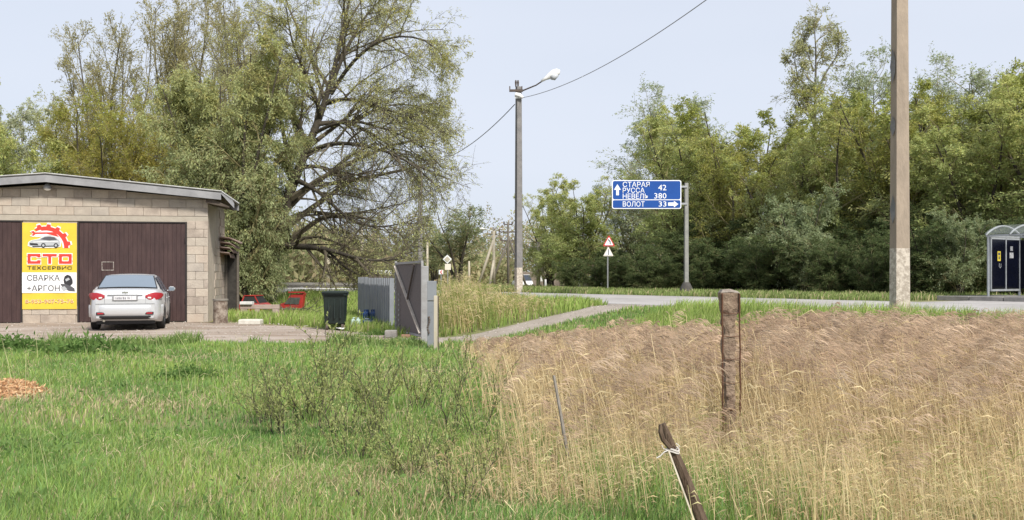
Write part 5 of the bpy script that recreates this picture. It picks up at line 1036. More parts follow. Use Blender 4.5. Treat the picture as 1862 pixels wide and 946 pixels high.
# warning signs
def tri_sign(root, o, px0, px1, py0, py1, d, border, glyph, face=None):
    x0_, z0_ = (P(px0, py1, d) - o)[0], (P(px0, py1, d) - o)[2]; x1_, z1_ = (P(px1, py0, d) - o)[0], (P(px1, py0, d) - o)[2]; xm = (x0_ + x1_) / 2; w_ = x1_ - x0_; h__ = z1_ - z0_
    def tri(k, y, nm, m): 
        cz = z0_ + h__ * .36; pts = [(x0_ + w_ * .04, z0_), (x1_ - w_ * .04, z0_), (x1_, z0_ + h__ * .07), (xm + w_ * .04, z1_), (xm - w_ * .04, z1_), (x0_, z0_ + h__ * .07)]
        pts = [(xm + (a - xm) * k, cz + (b - cz) * k) for a, b in pts]; m__ = MB(); m__.prism(pts, .02 if k == 1 else .004, (0, y, 0), (1, 0, 0), (0, 0, 1)); return m__
    m__ = tri(1, -.04, '', None); pt = obj('plate', m__, border, root); obj('face', tri(.74, -.0645 + .0, '', None), face or sw, pt)
    m__ = MB(); m__.prism([(xm + a * w_, z0_ + b * h__) for a, b in glyph], .004, (0, -.069, 0), (1, 0, 0), (0, 0, 1)); obj('symbol', m__, blk, pt)
DW = 44.0; pw = at(1105, DW); t = thing('warning_signs_post', 'thin post with a red bend triangle above a second white junction triangle', 'road sign', pw)
m_ = MB(); m_.tube([(0, 0, -.2), (0, 0, CH - (436 - HY) / F * DW - pw[2])], .035, 8); obj('post', m_, metal, t)
sred = mat('sign_red', (.60, .035, .03), rough=.4); scr = mat('sign_cream', (.75, .70, .62), rough=.5)
tri_sign(t, pw, 1096.5, 1117.5, 429, 448, DW, sred, [(.08, .18), (.14, .18), (.14, .45), (-.04, .68), (-.10, .62), (.08, .40)])
tri_sign(t, pw, 1097, 1115, 449.5, 466, DW, scr, [(-.03, .15), (.04, .15), (.04, .75), (-.03, .75)])
# main road diamond, plate and bend arrow board
DD = 60.0; pd = at(814, DD); t = thing('priority_road_sign', 'small white edged diamond road sign above a square plate, by the dry reeds', 'road sign', pd)
m_ = MB(); m_.tube([(0, 0, -.2), (0, 0, CH - (466 - HY) / F * DD - pd[2])], .04, 8); obj('post', m_, metal, t)
def sq(px, py, r, y, d, o, rot): 
    c__ = P(px, py, d) - o; m__ = MB(); m__.prism([(c__[0] + r * cos(rot + i * pi / 2), c__[2] + r * sin(rot + i * pi / 2)) for i in range(4)], .02, (0, y, 0), (1, 0, 0), (0, 0, 1)); return m__
dq = obj('diamond_plate', sq(813.5, 471.5, .29, -.04, DD, pd, 0), sw, t); obj('diamond_centre', sq(813.5, 471.5, .19, -.065, DD, pd, 0), mat('sign_ochre', (.45, .42, .33), rough=.5), dq)
obj('square_plate', sq(814.5, 485.5, .27, -.04, DD, pd, pi / 4), scr, t)
def arrow_board(px, py, wpx, hpx, d, label, n=1, mirror=True):
    o_ = at(px, d); t_ = thing('bend_arrow_board', label, 'road sign', o_); c__ = P(px, py, d) - o_; hw, hh = wpx / 2 / F * d, hpx / 2 / F * d
    m__ = MB(); m__.tube([(0, 0, -.2), (0, 0, c__[2])], .04, 8); obj('post', m__, metal, t_)
    m__ = MB(); m__.box(-hw, hw, -.07, -.045, c__[2] - hh, c__[2] + hh); b_ = obj('board', m__, sw, t_)
    for i in range(n):
        x0_ = -hw + (2 * hw) * (i + .5) / n; q = hh * .8; m__ = MB(); m__.prism([(x0_ - q * .6, c__[2]), (x0_ + q * .25, c__[2] - q), (x0_ + q * .85, c__[2] - q), (x0_ + q * .1, c__[2]), (x0_ + q * .85, c__[2] + q), (x0_ + q * .25, c__[2] + q)], .006, (0, -.073, 0), (1, 0, 0), (0, 0, 1)); obj('chevron', m__, blk if n > 1 else sred, b_)
arrow_board(802, 495, 8, 8, 59, 'small square bend marker beside the diamond sign', 1)
arrow_board(706, 495.5, 12, 7, 56, 'small chevron board seen over the corrugated fence', 2)
arrow_board(686, 495, 20, 6, 57, 'wider white arrow board left of the small chevron board', 2)
# guard rail along the road behind the yard
gr_ = thing('guard_rail', 'long grey guard rail with a white stripe behind the wheelie bin', 'guard rail', (0, 0, 0))
ga = P(548, 522, 52); gb = P(735, 526, 50); ga[2] = gb[2] = .70
for k in range(7): q = ga.lerp(gb, k / 6); m_ = MB(); m_.box(q[0] - .06, q[0] + .06, q[1] + .04, q[1] + .14, .3, 1.05); obj('post', m_, metal, gr_)
for z0_, z1_, mm_ in ((.86, 1.10, mat('rail_grey', (.20, .19, .17), (.26, .25, .23), rough=.7)), (.72, .80, white_m)):
    m_ = MB(); m_.grid([[(ga[0] - 4, ga[1] + .5, z0_), (gb[0], gb[1], z0_)], [(ga[0] - 4, ga[1] + .44, (z0_ + z1_) / 2), (gb[0], gb[1] - .06, (z0_ + z1_) / 2)], [(ga[0] - 4, ga[1] + .5, z1_), (gb[0], gb[1], z1_)]]); obj('rail', m_, mm_, gr_)

# ------------------------------------------------------------------ bus shelter
E1 = Vector((NR[0], NR[1], 0)); E2 = Vector((-DR[0], -DR[1], 0))       # E1 away from the road, E2 along it to the near right
so = P(1797, 537, 27.6); so[2] = .83
sh = thing('bus_shelter', 'bus shelter with curved roof ribs and dark blue wall panels at the right edge', 'bus shelter', so); sh.rotation_euler = (0, 0, math.atan2(E1[1], E1[0]))
# local: x = E1 (depth of shelter), y negative = towards near right
paintw = mat('shelter_frame', (.40, .42, .44), (.32, .34, .36), scale=6, rough=.5); navy = mat('navy_panel', (.002, .003, .011), rough=.25, spec=.6); clear = mat('roof_polycarbonate', (.42, .46, .46), (.34, .38, .37), scale=4, rough=.3); clear.node_tree.nodes['Principled BSDF'].inputs['Alpha'].default_value = .22
Wd, Ls = 1.75, 4.2; ZH = 1.82
for i in range(4):
    y_ = -i * Ls / 3
    for x_ in (0, Wd): m_ = MB(); m_.tube([(x_, y_, 0), (x_, y_, ZH)], .035, 8); obj('post', m_, paintw, sh)
for i in range(7):
    y_ = -i * Ls / 6; m_ = MB(); m_.tube([(-.12 + (Wd + .24) * k / 14, y_, ZH - .02 + .30 * sin(pi * k / 14) ** .8) for k in range(15)], .028, 6); obj('roof_rib', m_, paintw, sh, smooth=True)
m_ = MB(); [m_.bar((x_, .05, ZH - .03), (x_, -Ls - .05, ZH - .03), .06) for x_ in (0, Wd)]; m_.bar((0, 0, ZH - .04), (Wd, 0, ZH - .04), .05); obj('ring_beam', m_, paintw, sh)
m_ = MB(); m_.grid([[(-.12 + (Wd + .24) * k / 14, y_, ZH + .012 + .30 * sin(pi * k / 14) ** .8) for k in range(15)] for y_ in (.05, -Ls / 2, -Ls - .05)]); obj('roof_sheet', m_, clear, sh, smooth=True)
for k in range(2):
    x0_ = .15 + k * (Wd - .15) / 2 + .03; x1_ = .15 + (k + 1) * (Wd - .15) / 2 - .03
    m_ = MB(); m_.box(x0_, x1_, -.012, .012, .22, ZH - .12); ep = obj('end_panel', m_, navy, sh)
    if k == 0:
        xa = x0_ + .30; m_ = MB(); m_.box(xa, xa + .17, -.018, -.013, 1.05, 1.34); po = obj('yellow_notice', m_, mat('notice_yellow', (.70, .55, .05), rough=.7), ep)
        m_ = MB(); m_.box(xa + .03, xa + .14, -.021, -.0185, 1.22, 1.30); m_.box(xa + .05, xa + .12, -.021, -.0185, 1.10, 1.19); obj('notice_print', m_, dgr, ep)
        m_ = MB(); m_.tube([(xa + .10, -.016, .98), (xa + .09, -.016, .88), (xa + .14, -.016, .84), (xa + .19, -.016, .88), (xa + .19, -.016, .97)], .008, 5); obj('scrawl', m_, lgr, ep)
    else:
        for a, b, c__, d_ in ((.22, .36, 1.36, 1.50), (.18, .40, 1.14, 1.31)): m_ = MB(); m_.box(x0_ + a, x0_ + b, -.018, -.013, c__, d_, .002); obj('torn_notice', m_, mat('torn_paper', (.55, .56, .58), (.2, .2, .22), scale=25, rough=.8), ep)
m_ = MB(); m_.bar((.15 + (Wd - .15) / 2, 0, .15), (.15 + (Wd - .15) / 2, 0, ZH), .05); m_.bar((.13, 0, .15), (.13, 0, ZH - .05), .05); m_.bar((.1, 0, .18), (Wd, 0, .18), .06); m_.bar((.1, 0, ZH - .10), (Wd, 0, ZH - .10), .05); obj('end_frame', m_, paintw, sh)
for k in range(4):
    m_ = MB(); m_.box(Wd - .012, Wd + .012, -Ls + k * Ls / 4 + .04, -Ls + (k + 1) * Ls / 4 - .04, .22, ZH - .12); obj('back_panel', m_, navy, sh)
m_ = MB(); m_.box(Wd - .5, Wd - .1, -Ls + .3, -.5, .42, .46); st2 = obj('bench', m_, wooddk, sh)
for y_ in (-Ls + .5, -.8): m_ = MB(); m_.box(Wd - .45, Wd - .15, y_, y_ + .06, 0, .42); obj('bench_leg', m_, paintw, st2)

# ------------------------------------------------------------------ yard things
# corrugated fence running away from the gate
fnA = P(655, 578, 30.0); fnB = P(716, 606, 23.2); fnA[2] = tz(fnA[0], 30); fnB[2] = tz(fnB[0], 23.2)
zinc = mat('dull_zinc', (.22, .235, .26), (.28, .295, .32), scale=2, rough=.55, metal=.25)
fe = thing('corrugated_fence', 'blue grey ribbed metal fence running from the gate to the back of the yard', 'fence', fnB)
dv = (fnA - fnB); Lf = dv.length; dv.normalize(); sv = Vector((-dv[1], dv[0], 0)); nP = 7
for k in range(nP):
    m_ = MB(); hgt = 1.36 + .02 * R.random(); a_ = Lf * k / nP; b_ = Lf * (k + 1) / nP - .02; rows = []; zz = tz(*(fnB + dv * (a_ + b_) / 2)[:2]) - fnB[2]
    prf = []
    for q in range(3):
        w_ = (b_ - a_) / 3; s0 = a_ + q * w_; prf += [(s0, 0), (s0 + w_ * .06, .10), (s0 + w_ * .44, .10), (s0 + w_ * .5, 0)]
    prf.append((b_, 0))
    m_.grid([[tuple(dv * s_ + sv * o_ + Vector((0, 0, z_ + zz))) for s_, o_ in prf] for z_ in (.03, hgt)]); m_.grid([[tuple(dv * s_ + sv * (o_ - .006) + Vector((0, 0, z_ + zz))) for s_, o_ in prf] for z_ in (.03, hgt)])
    obj('ribbed_sheet', m_, zinc, fe, fixn=False)
for k in range(nP + 1): q = dv * (Lf * k / nP) - sv * .08; m_ = MB(); m_.box(q[0] - .04, q[0] + .04, q[1] - .04, q[1] + .04, -.1, 1.42); obj('post', m_, dkm, fe)
# gate leaf, open, with diagonal brace
g0 = P(720, 610, 22.4); g0[2] = 0; g1 = P(768, 612, 20.6); g1[2] = 0
gt = thing('gate_leaf', 'open metal gate leaf with a pale diagonal brace and fine mesh infill', 'gate', g0)
e = (g1 - g0); Lg = e.length; e.normalize(); gm = mat('gate_mesh_sheet', (.125, .108, .108), (.16, .14, .138), scale=30, rough=.85, metal=.1); gf = mat('gate_frame_grey', (.36, .36, .37), (.27, .26, .26), scale=5, rough=.7)
pe = Vector((-e[1], e[0], 0))
m_ = MB(); zt_ = 1.72
def gpnt(s_, z_, o_=0): return tuple(e * s_ + pe * o_ + Vector((0, 0, z_)))
m_.grid([[gpnt(0.04, .14), gpnt(Lg - .04, .12)], [gpnt(.04, zt_ - .02), gpnt(Lg - .04, zt_ - .02)]]); m_.grid([[gpnt(0.04, .14, .01), gpnt(Lg - .04, .12, .01)], [gpnt(.04, zt_ - .02, .01), gpnt(Lg - .04, zt_ - .02, .01)]]); obj('mesh_panel', m_, gm, gt, fixn=False)
for a_, b_, w_ in (((0, .08), (0, zt_ + .06), .05), ((Lg, .08), (Lg, zt_), .05), ((0, zt_), (Lg, zt_ + .02), .05), ((0, .12), (Lg, .10), .05)): m_ = MB(); m_.bar(gpnt(*a_), gpnt(*b_), w_); obj('frame_bar', m_, gf, gt)
m_ = MB(); m_.bar(gpnt(.04, zt_ - .06, -.04), gpnt(Lg - .05, .16, -.04), .06, .03); obj('brace', m_, mat('brace_pale', (.50, .45, .40), (.38, .33, .28), rough=.8), gt)
m_ = MB(); m_.bar(gpnt(Lg * .78, zt_ - .04, -.045), gpnt(Lg * .52, zt_ * .52, -.045), .035, .03); obj('brace', m_, dkm, gt)
for s_ in (0.0, .30): m_ = MB(); [m_.bar(gpnt(s_ + .02, .12 + i * .12, -.03), gpnt(s_ + .02, .17 + i * .12, -.03), .03) for i in range(13 if s_ == 0 else 8)]; obj('chain', m_, gf, gt)
bp_ = P(711, 616, 21.3); m_ = MB(); m_.box(-.13, .13, -.12, .12, 0, .17, .015); tag(obj('concrete_block', m_, conc, loc=(bp_[0], bp_[1], .02)), 'small concrete block at the foot of the open gate leaf', 'block')
bp_ = P(738, 615, 21.0); m_ = MB(); m_.box(-.10, .10, -.05, .05, 0, .09, .01); tag(obj('brick', m_, mat('red_brick', (.34, .19, .14), (.28, .15, .11), rough=.9), loc=(bp_[0], bp_[1], .02)), 'reddish brick lying under the gate leaf', 'brick')
# gate posts
for (px0, px1, yt, yb, d, mm_, lb) in ((767, 779, 484, 630, 19.6, gf, 'square pale grey gate post carrying the gate leaf'),): 
    o_ = P((px0 + px1) / 2, yb, d); o_[2] = tz(o_[0], d); hw = (px1 - px0) / 2 / F * d; t = thing('gate_post', lb, 'post', o_); m_ = MB(); m_.box(-hw, hw, -hw, hw, -.2, CH - (yt - HY) / F * d - o_[2], .01); obj('post', m_, mm_, t)
d = 18.6; o_ = P(785, 634, d); o_[2] = tz(o_[0], d); t = thing('board_fence', 'narrow dark grey board panel beside the pale post', 'fence', o_)
hw = 12 / 2 / F * d; m_ = MB(); m_.box(-hw - .02, hw + .03, -.04, .04, CH - (545 - HY) / F * d - .02, CH - (511 - HY) / F * d, .008); obj('top_board', m_, zinc, t); m_ = MB(); m_.box(-hw - .02, hw - .0, -.02, .02, -.1, CH - (547 - HY) / F * d, .006); obj('lower_board', m_, zinc, t)
m_ = MB(); [m_.tube([(-.06 + .02 * sin(i), -.05, .62 - i * .05), (-.06 + .02 * sin(i + 1), -.05, .58 - i * .05)], .02, 6) for i in range(7)]; obj('chain', m_, dkm, t)
d = 17.9; o_ = P(793, 638, d); o_[2] = tz(o_[0], d); t = thing('gate_post', 'slim pale wooden post in front, right of the gate panel', 'post', o_); m_ = MB(); m_.box(-.042, .03, -.04, .04, -.2, CH - (537 - HY) / F * d, .006); obj('post', m_, wood_m, t); m_ = MB(); m_.box(.031, .048, -.03, .04, -.2, CH - (537 - HY) / F * d - .01); obj('dark_edge', m_, dkm, t)
# wheelie bin
bo = P(610, 600, 24.6); bo[2] = tz(bo[0], bo[1]) + .024; t = thing('wheelie_bin', 'dark green wheelie bin with closed lid standing on the yard', 'waste bin', bo, radians(6))
bing = mat('bin_dark_green', (.010, .017, .016), (.016, .026, .023), scale=3, rough=.45); m_ = MB(); rows = []
for z_, w_, dd_ in ((.15, .255, .22), (.17, .265, .24), (.60, .28, .30), (.88, .29, .33), (.90, .32, .37), (.95, .32, .37)):
    rows.append([(a * w_, b * dd_, z_) for a, b in ((-.9, -1), (.9, -1), (1, -.9), (1, .9), (.9, 1), (-.9, 1), (-1, .9), (-1, -.9), (-.9, -1))])
m_.grid(rows); m_.add(rows[0][:-1], [tuple(range(8))]); obj('body', m_, bing, t)
m_ = MB(); rows = []
for z_, k in ((.952, 1.03), (.975, 1.04), (1.0, .98), (1.015, .6), (1.02, .02)): rows.append([(a * .32 * k, b * .38 * k, z_) for a, b in ((-.9, -1), (.9, -1), (1, -.9), (1, .9), (.9, 1), (-.9, 1), (-1, .9), (-1, -.9), (-.9, -1))])
m_.grid(rows); obj('lid', m_, bing, t); m_ = MB(); m_.bar((-.25, -.41, .97), (.25, -.41, .97), .035); m_.bar((-.25, -.41, .97), (-.25, -.34, .99), .03); m_.bar((.25, -.41, .97), (.25, -.34, .99), .03); obj('handle', m_, bing, t)
for i in range(3): m_ = MB(); m_.box(-.15 + i * .15 - .02, -.15 + i * .15 + .02, -.325, -.29, .30, .80, .006); obj('rib', m_, bing, t)
for s in (-1, 1): m_ = MB(); m_.tube([(s * .20 - .03, -.20, .075), (s * .20 + .03, -.20, .075)], .075, 16); obj('wheel', m_, dkm, t); m_ = MB(); m_.box(s * .2 - .03, s * .2 + .03, .12, .2, 0, .13); obj('foot', m_, bing, t)
# canisters
def jerry(px, py, d, w_, h__, dp, m, label, rz=0, cap=None):
    o_ = P(px, py, d); o_[2] = tz(o_[0], d) + .024; t = thing('canister', label, 'canister', o_, rz)
    m_ = MB(); rows = []
    for z_, k in ((0, .92), (.03, 1), (h__ * .72, 1), (h__ * .82, .92), (h__ * .88, .7)): rows.append([(a * w_ / 2 * k, b * dp / 2 * k, z_) for a, b in ((-.8, -1), (.8, -1), (1, -.7), (1, .7), (.8, 1), (-.8, 1), (-1, .7), (-1, -.7), (-.8, -1))])
    m_.grid(rows); m_.add(rows[0][:-1], [tuple(range(8))]); m_.add(rows[-1][:-1], [tuple(range(8))]); obj('body', m_, m, t, bevel=.008)
    m_ = MB(); m_.tube([(w_ * .22, 0, h__ * .87), (w_ * .22, 0, h__)], .035, 10); obj('cap', m_, cap or m, t); m_ = MB(); m_.tube([(-w_ * .3, 0, h__ * .85), (-w_ * .28, 0, h__ * .97), (0, 0, h__ * .97), (w_ * .05, 0, h__ * .86)], .018, 6); obj('handle', m_, m, t)
jerry(647, 601, 24.6, .25, .31, .2, mat('canister_pale', (.45, .56, .54), (.38, .50, .48), rough=.4), 'pale mint canister beside the wheelie bin')
bluec = mat('canister_blue', (.015, .045, .14), (.02, .06, .18), rough=.4)
jerry(671, 603, 24.9, .36, .27, .26, bluec, 'blue canister lying low in front of the stacked dark pair', .3); jerry(666, 588, 25.9, .17, .48, .25, bluec, 'left upright dark blue canister against the fence'); jerry(679, 588, 25.9, .17, .48, .25, bluec, 'right upright dark blue canister against the fence')
# white rags
for px, py, lb in ((618, 597, 'white plastic scrap at the foot of the wheelie bin'), (626, 600, 'small crumpled white scrap between bin and mint canister')):
    o_ = P(px, py, 24.4); rgs = random.Random(px); m_ = MB(); n_ = 7; m_.grid([[(i * .03 - .09, j * .03 - .09, .02 + rgs.random() * .05) for i in range(n_)] for j in range(n_)]); tag(obj('plastic_scrap', m_, white_m, loc=(o_[0], o_[1], .02)), lb, 'litter')
# trestle with a white box, slab, concrete ring
o_ = P(470, 573, 30.5); o_[2] = tz(o_[0], 30.5) + .02; pk = mat('weathered_pink_wood', (.42, .33, .29), (.33, .25, .22), scale=4, rough=.9); t = thing('timber_trestle', 'weathered pinkish timber trestle standing in front of the red car wreck', 'trestle', o_)
S_ = 30.5 / F
def rx(a): return (a - 470) * S_
m_ = MB(); m_.box(rx(437), rx(508), -.06, .06, .34, .48, .01); obj('rail', m_, pk, t)
for a, b in ((438, 450), (464, 473), (496, 507)): m_ = MB(); m_.box(rx(a), rx(b), -.05, .05, -.02, .338, .008); obj('leg', m_, pk, t)
m_ = MB(); m_.box(rx(437), rx(461), -.2, .1, 0, .06); m_.T = Matrix.Translation((rx(449) + o_[0], o_[1], o_[2] + .482)); m_ = MB(); m_.box(-.2, .2, -.14, .14, 0, .10, .012); tag(obj('white_tray', m_, white_m, loc=(o_[0] + rx(449), o_[1], o_[2] + .482)), 'white tray resting on the left end of the timber trestle', 'tray')
o_ = P(456, 592, 27.5); m_ = MB(); m_.box(-.32, .32, -.2, .2, -.02, .14, .03); tag(obj('foam_slab', m_, mat('off_white_foam', (.62, .60, .54), (.5, .48, .42), rough=.8), loc=(o_[0], o_[1], tz(o_[0], 27.5) + .02), ), 'cream coloured slab lying on the dirt right of the garage', 'slab')
o_ = P(401, 590, 27.9); t = thing('concrete_stump', 'stained round concrete stump standing at the garage corner', 'stump', (o_[0] + .0, o_[1], .02)); cs = mat('stained_concrete', (.34, .29, .24), (.12, .085, .065), scale=5, rough=.95, bump=.5, contrast=(.4, .6))
m_ = MB(); m_.tube([(0, 0, 0), (0, 0, .3), (0, 0, .68)], [.215, .21, .205], 20); obj('shaft', m_, cs, t); m_ = MB(); m_.tube([(0, 0, .681), (0, 0, .73)], [.225, .22], 20); obj('cap', m_, mat('mossy_cap', (.16, .14, .12), (.24, .22, .19), rough=.95), t)
# red wrecked car: body behind the trestle and a torn off tailgate
redp = mat('faded_red_paint', (.40, .03, .025), (.30, .035, .03), scale=3, rough=.4)
o_ = P(474, 574, 33.5); o_[2] = tz(o_[0], 33.5) - .02; t = thing('wrecked_car', 'cut up red car shell behind the timber trestle', 'car wreck', o_, radians(-6)); t.scale = (.55, .8, .75)
m_ = MB(); rows = []
for x_, z_ in ((-1.25, .45), (-1.1, .62), (-.3, .70), (.15, .66), (.5, .50), (1.15, .44), (1.35, .30)): rows.append([(x_, -.75, .12), (x_, -.78, z_ * .75), (x_, -.66, z_), (x_, .66, z_), (x_, .75, .12)])
m_.grid(rows); m_.add(rows[0], [tuple(range(5))]); m_.add(rows[-1], [tuple(range(5))]); obj('body', m_, redp, t)
m_ = MB(); m_.add([(-.95, -.6, .66), (.15, -.6, .66), (.15, .6, .66), (-.95, .6, .66), (-.8, -.5, 1.0), (-.15, -.5, 1.0), (-.15, .5, 1.0), (-.8, .5, 1.0)], [(0, 1, 5, 4), (1, 2, 6, 5), (2, 3, 7, 6), (3, 0, 4, 7)]); cabn = obj('cabin_opening', m_, mat('wreck_dark', (.02, .02, .02), rough=.6), t)
m_ = MB(); m_.box(-.84, -.1, -.54, .54, .99, 1.03, .01); m_.bar((.17, -.58, .66), (-.13, -.5, 1.0), .05); m_.bar((-.97, -.58, .66), (-.82, -.5, 1.0), .06); obj('roof', m_, redp, t)
m_ = MB(); m_.tube([(.75, -.78, .22), (.75, -.62, .22)], .24, 16); obj('wheel', m_, dkm, t)
o_ = P(531, 572, 33.0); o_[2] = tz(o_[0], 33); t = thing('car_tailgate', 'bright red hatchback tailgate with its window standing in the grass', 'tailgate', o_, radians(-8))
S_ = 33 / F
def tg(a, b): return ((a - 531) * S_, (572 - b) * S_)
m_ = MB(); outer = [tg(507, 565), tg(546, 567), tg(549, 560), tg(552, 536), tg(554, 529), tg(538, 531), tg(527, 532), tg(519, 545), tg(508, 549)]
m_.prism(outer[::-1], -.25, (0, 0, 0), (1, 0, 0), (0, 0, 1)); obj('panel', m_, redp, t, bevel=.02)
m_ = MB(); m_.prism([tg(516, 549), tg(544, 549), tg(547, 537), tg(526, 537)][::-1], .012, (0, -.004, 0), (1, 0, 0), (0, 0, 1)); m_.T = Matrix(); 
for i, v in enumerate(m_.v): m_.v[i] = (v[0], -abs(v[1]) - .004, v[2])
wn = obj('window', m_, mat('wreck_glass', (.05, .06, .05), (.09, .10, .09), rough=.3), t)
m_ = MB(); a_, b_ = tg(548, 528); m_.box(a_ - .45, a_ + .12, -.06, .10, b_ - .02, b_ + .03, .008); obj('spoiler', m_, redp, t)
m_ = MB(); a_, b_ = tg(528, 560); m_.box(a_ - .1, a_ + .2, -.03, -.012, b_ - .01, b_ + .03); obj('handle', m_, blk, t)
# branches heaped behind the bin
rgs = np.random.default_rng(8); n_ = 60; pos = np.stack([rgs.uniform(-8.2, -6.6, n_), rgs.uniform(31, 32.5, n_), rgs.uniform(.05, .35, n_)], 1); dr_ = norm(rgs.normal(0, 1, (n_, 3)) * [1, .4, .25]); br = grow(rgs, pos, dr_, rgs.uniform(.4, 1.1, n_), 5, .15, (0, 0, -.05)); v_, q_ = tubes(br, np.full(n_, .015), np.full(n_, .005), 4)
tag(link('brushwood_heap', mesh_np('brushwood_heap', v_, q_, mat=bark_grey)), 'low heap of cut twigs between red tailgate and wheelie bin', 'brushwood', kind='stuff')

# loose stones on the yard and lane
rgs = np.random.default_rng(31); n_ = 2600; sx_ = np.concatenate([rgs.uniform(-15, -2.4, 1900), rgs.uniform(-2.4, 3.2, 700)]); sy_ = np.concatenate([rgs.uniform(19.2, 28.5, 1900), rgs.uniform(19.4, 22, 700)]); k_ = inpoly(sx_, sy_, YARD_POLY); sx_, sy_ = sx_[k_], sy_[k_]; n_ = len(sx_)
rr_ = rgs.uniform(.008, .035, n_) ; base_ = np.array([(1, 0, 0), (0, 1, 0), (-1, 0, 0), (0, -1, 0), (0, 0, .7)]); V = (np.stack([sx_, sy_, terrain(sx_, sy_) + .03], 1)[:, None] + base_[None] * rr_[:, None, None] * rgs.uniform(.6, 1.3, (n_, 5, 1))).reshape(-1, 3)
o5 = (np.arange(n_) * 5)[:, None, None]; Tr = (o5 + np.array([[0, 1, 4], [1, 2, 4], [2, 3, 4], [3, 0, 4]])[None]).reshape(-1, 3)
tag(link('loose_stones', mesh_np('loose_stones', V, None, Tr, tint=np.repeat(palette(rgs, n_, [(.40, .36, .31), (.28, .24, .2), (.52, .47, .42)], .2), 5, 0), mat=reed_m)), 'small loose stones scattered over the dirt yard and the lane', 'gravel', kind='stuff')

# ------------------------------------------------------------------ foreground posts
rgs = random.Random(3)
d = 7.1; xo = PX(1325, d); t = thing('concrete_fence_post', 'broken concrete fence post with bare rusty rebar in the reeds', 'post', (xo, d, 0)); rusty = mat('rusty_rebar', (.075, .035, .02), (.13, .06, .035), scale=30, rough=.95)
topz = CH - (532 - HY) / F * d; rough_c = mat('crumbled_concrete', (.30, .225, .165), (.16, .11, .08), scale=14, rough=1, bump=1.0, bscale=35)
m_ = MB(); rows = []; NN = 44
for i in range(NN + 1):
    z_ = -.2 + (topz + .2) * i / NN; u = z_ / topz
    walk = (globals().get('walk', 0) * .75 + rgs.uniform(-.009, .009)); lf = -.054 + .018 * max(0, 1 - u * 1.25) + walk; rt_ = .055 - .020 * (u < .86) - walk * .6; j = lambda: rgs.uniform(-.006, .006)
    if u > .87: lf, rt_ = -.068, .072
    cxs = .014 * (1 - u)
    rows.append([(lf + cxs + j(), -.050 + j(), z_), ((lf + rt_) / 2 + cxs + j(), -.058 + j() * .8, z_), (rt_ + cxs + j(), -.050 + j(), z_), (rt_ + cxs + j(), 0 + j(), z_), (rt_ + cxs + j(), .05 + j(), z_), (cxs, .055 + j(), z_), (lf + cxs + j(), .05 + j(), z_), (lf + cxs + j(), j(), z_)]); rows[-1].append(rows[-1][0])
m_.grid(rows); m_.add(rows[-1][:-1], [tuple(range(8))]); obj('shaft', m_, rough_c, t)
m_ = MB(); m_.add([(-.07, -.055, topz), (.01, -.06, topz + .004), (.075, -.055, topz - .006), (.075, .055, topz - .006), (-.07, .055, topz), (-.055, -.04, topz + .022), (0, -.04, topz + .028), (.06, -.04, topz + .01), (.06, .04, topz + .01), (-.055, .04, topz + .022)], [(0, 1, 6, 5), (1, 2, 7, 6), (2, 3, 8, 7), (3, 4, 9, 8), (4, 0, 5, 9), (5, 6, 7, 8, 9)]); obj('cap', m_, mat('cap_concrete', (.36, .33, .29), (.24, .2, .17), scale=12, rough=1, bump=.8), t)
for s in (-1, 1):
    m_ = MB(); m_.tube([((s * .066 if s > 0 else -.064) + .012 * (1 - k / 12) + rgs.uniform(-.003, .003), -.062 + rgs.uniform(-.003, .003), topz * (k / 12) * .995 - (.1 if k == 0 else 0)) for k in range(13)], .007, 6); obj('rebar', m_, rusty, t)
for z_ in (topz - .155, topz - .33, topz - .50, topz - .68, topz - .88): m_ = MB(); m_.tube([(-.064, -.064, z_ + .004), (.0, -.066, z_ - .004), (.066, -.062, z_ + .002)], .0026, 5); obj('wire_tie', m_, rusty, t)
# leaning forked stick in the foreground
d = 4.9; o_ = Vector((PX(1292, d), d - .1, 0)); t = thing('leaning_stake', 'dark split stake leaning left in the foreground with white cord tied round it', 'stake', o_)
def lk(px, py, dd=0): return tuple(P(px, py, d + dd) - o_)
stk = mat('split_dark_wood', (.075, .048, .032), (.14, .10, .07), scale=10, rough=.9, bump=.6, stretch=(4, 4, .7)); edgew = mat('bare_wood_edge', (.68, .62, .52), (.5, .42, .32), scale=10, rough=.8)
m_ = MB(); m_.tube([lk(1302, 1010), lk(1282, 960), lk(1262, 910), lk(1238, 850), lk(1222, 815), lk(1214, 792), lk(1206, 770)], [.034, .033, .031, .028, .026, .020, .012], 7); obj('shaft', m_, stk, t)
m_ = MB(); m_.tube([lk(1219, 815, -.03), lk(1206, 800, -.03), lk(1201, 785, -.03), lk(1201, 772, -.03)], [.012, .013, .014, .009], 6); obj('split_end', m_, stk, t)
m_ = MB(); m_.bar(lk(1216, 820, -.035), lk(1278, 990, -.042), .006, .008); obj('bare_edge', m_, edgew, t)
cord = mat('white_cord', (.55, .52, .49), rough=.9); m_ = MB()
for k in range(2): c__ = Vector(lk(1222, 817 + k * 4)); m_.tube([tuple(c__ + Vector((.036 * cos(a_ * pi / 6), .036 * sin(a_ * pi / 6), .008 * sin(a_)))) for a_ in range(13)], .005, 5)
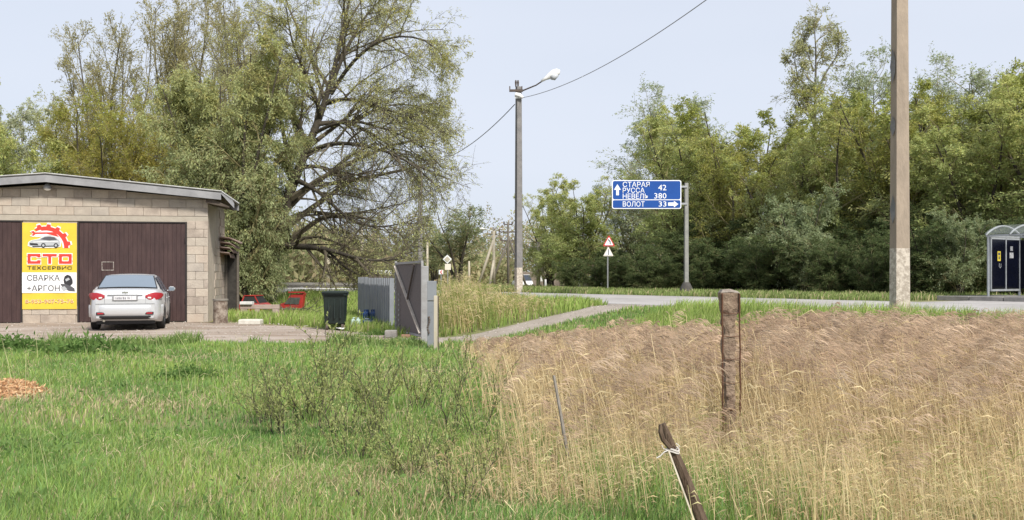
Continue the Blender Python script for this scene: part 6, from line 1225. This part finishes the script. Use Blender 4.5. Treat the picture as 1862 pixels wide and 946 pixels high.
obj('cord', m_, cord, t); m_ = MB(); m_.tube([lk(1217, 818, -.03), lk(1208, 822, -.04), lk(1200, 830, -.04), lk(1194, 833, -.04)], .004, 5); m_.tube([lk(1217, 820, -.03), lk(1206, 816, -.04), lk(1203, 810, -.04)], .0025, 5); m_.tube([lk(1226, 820, -.03), lk(1236, 812, -.04), lk(1229, 806, -.04)], .003, 5); obj('cord_end', m_, cord, t)
# thin stake
d = 6.6; o_ = Vector((PX(1036, d), d, 0)); t = thing('thin_stake', 'thin grey stake leaning left at the edge of the reeds', 'stake', o_); m_ = MB(); m_.tube([lk(1040, 880), lk(1030, 815), lk(1019, 750), lk(1007, 683)], [.015, .014, .012, .010], 6); obj('shaft', m_, mat('grey_stake', (.30, .27, .24), (.20, .18, .155), rough=.9), t)
# black charred stick
d = 5.7; o_ = Vector((PX(657, d), d, 0)); t = thing('charred_stick', 'small black charred stick standing in the grass near the bottom edge', 'stick', o_); m_ = MB(); m_.tube([lk(660, 930), lk(658, 915), lk(661, 908), lk(654, 900), lk(648, 891)], [.008, .010, .008, .009, .005], 6); obj('shaft', m_, mat('char', (.015, .015, .015), rough=.95), t)
# heap of wood chips at the left edge
gx, gy = gp(12, 722); n_ = 1500; rgs = np.random.default_rng(12); a_ = rgs.uniform(0, 2 * pi, n_); r_ = np.sqrt(rgs.uniform(0, 1, n_)); hx = np.cos(a_) * r_ * .46; hy = np.sin(a_) * r_ * .4; hz = .17 * (1 - r_ ** 2) ** .8 + rgs.uniform(0, .03, n_)
dd_ = norm(rgs.normal(0, 1, (n_, 3)) * [1, 1, .45]); V, Q, T = leaves(rgs, np.stack([hx, hy, hz], 1), dd_, .06, .022, palette(rgs, n_, [(.62, .40, .22), (.52, .30, .16), (.72, .52, .32)], .2), droop=0)
t = thing('wood_chip_heap', 'low heap of orange wood chips in the grass at the left edge', 'wood chips', (gx, gy, tz(gx, gy))); link('chips', mesh_np('chips', V, Q, tint=T, mat=reed_m), t)['kind'] = 'stuff'
m_ = MB(); rows = []
for k in range(7): q = k / 6; rows.append([(cos(i * pi / 10) * .46 * q, sin(i * pi / 10) * .4 * q, .165 * (1 - q * q) ** .8 - .01) for i in range(21)])
m_.grid(rows); obj('mound', m_, mat('chip_mound', (.45, .27, .15), (.3, .18, .1), scale=20, rough=1), t)
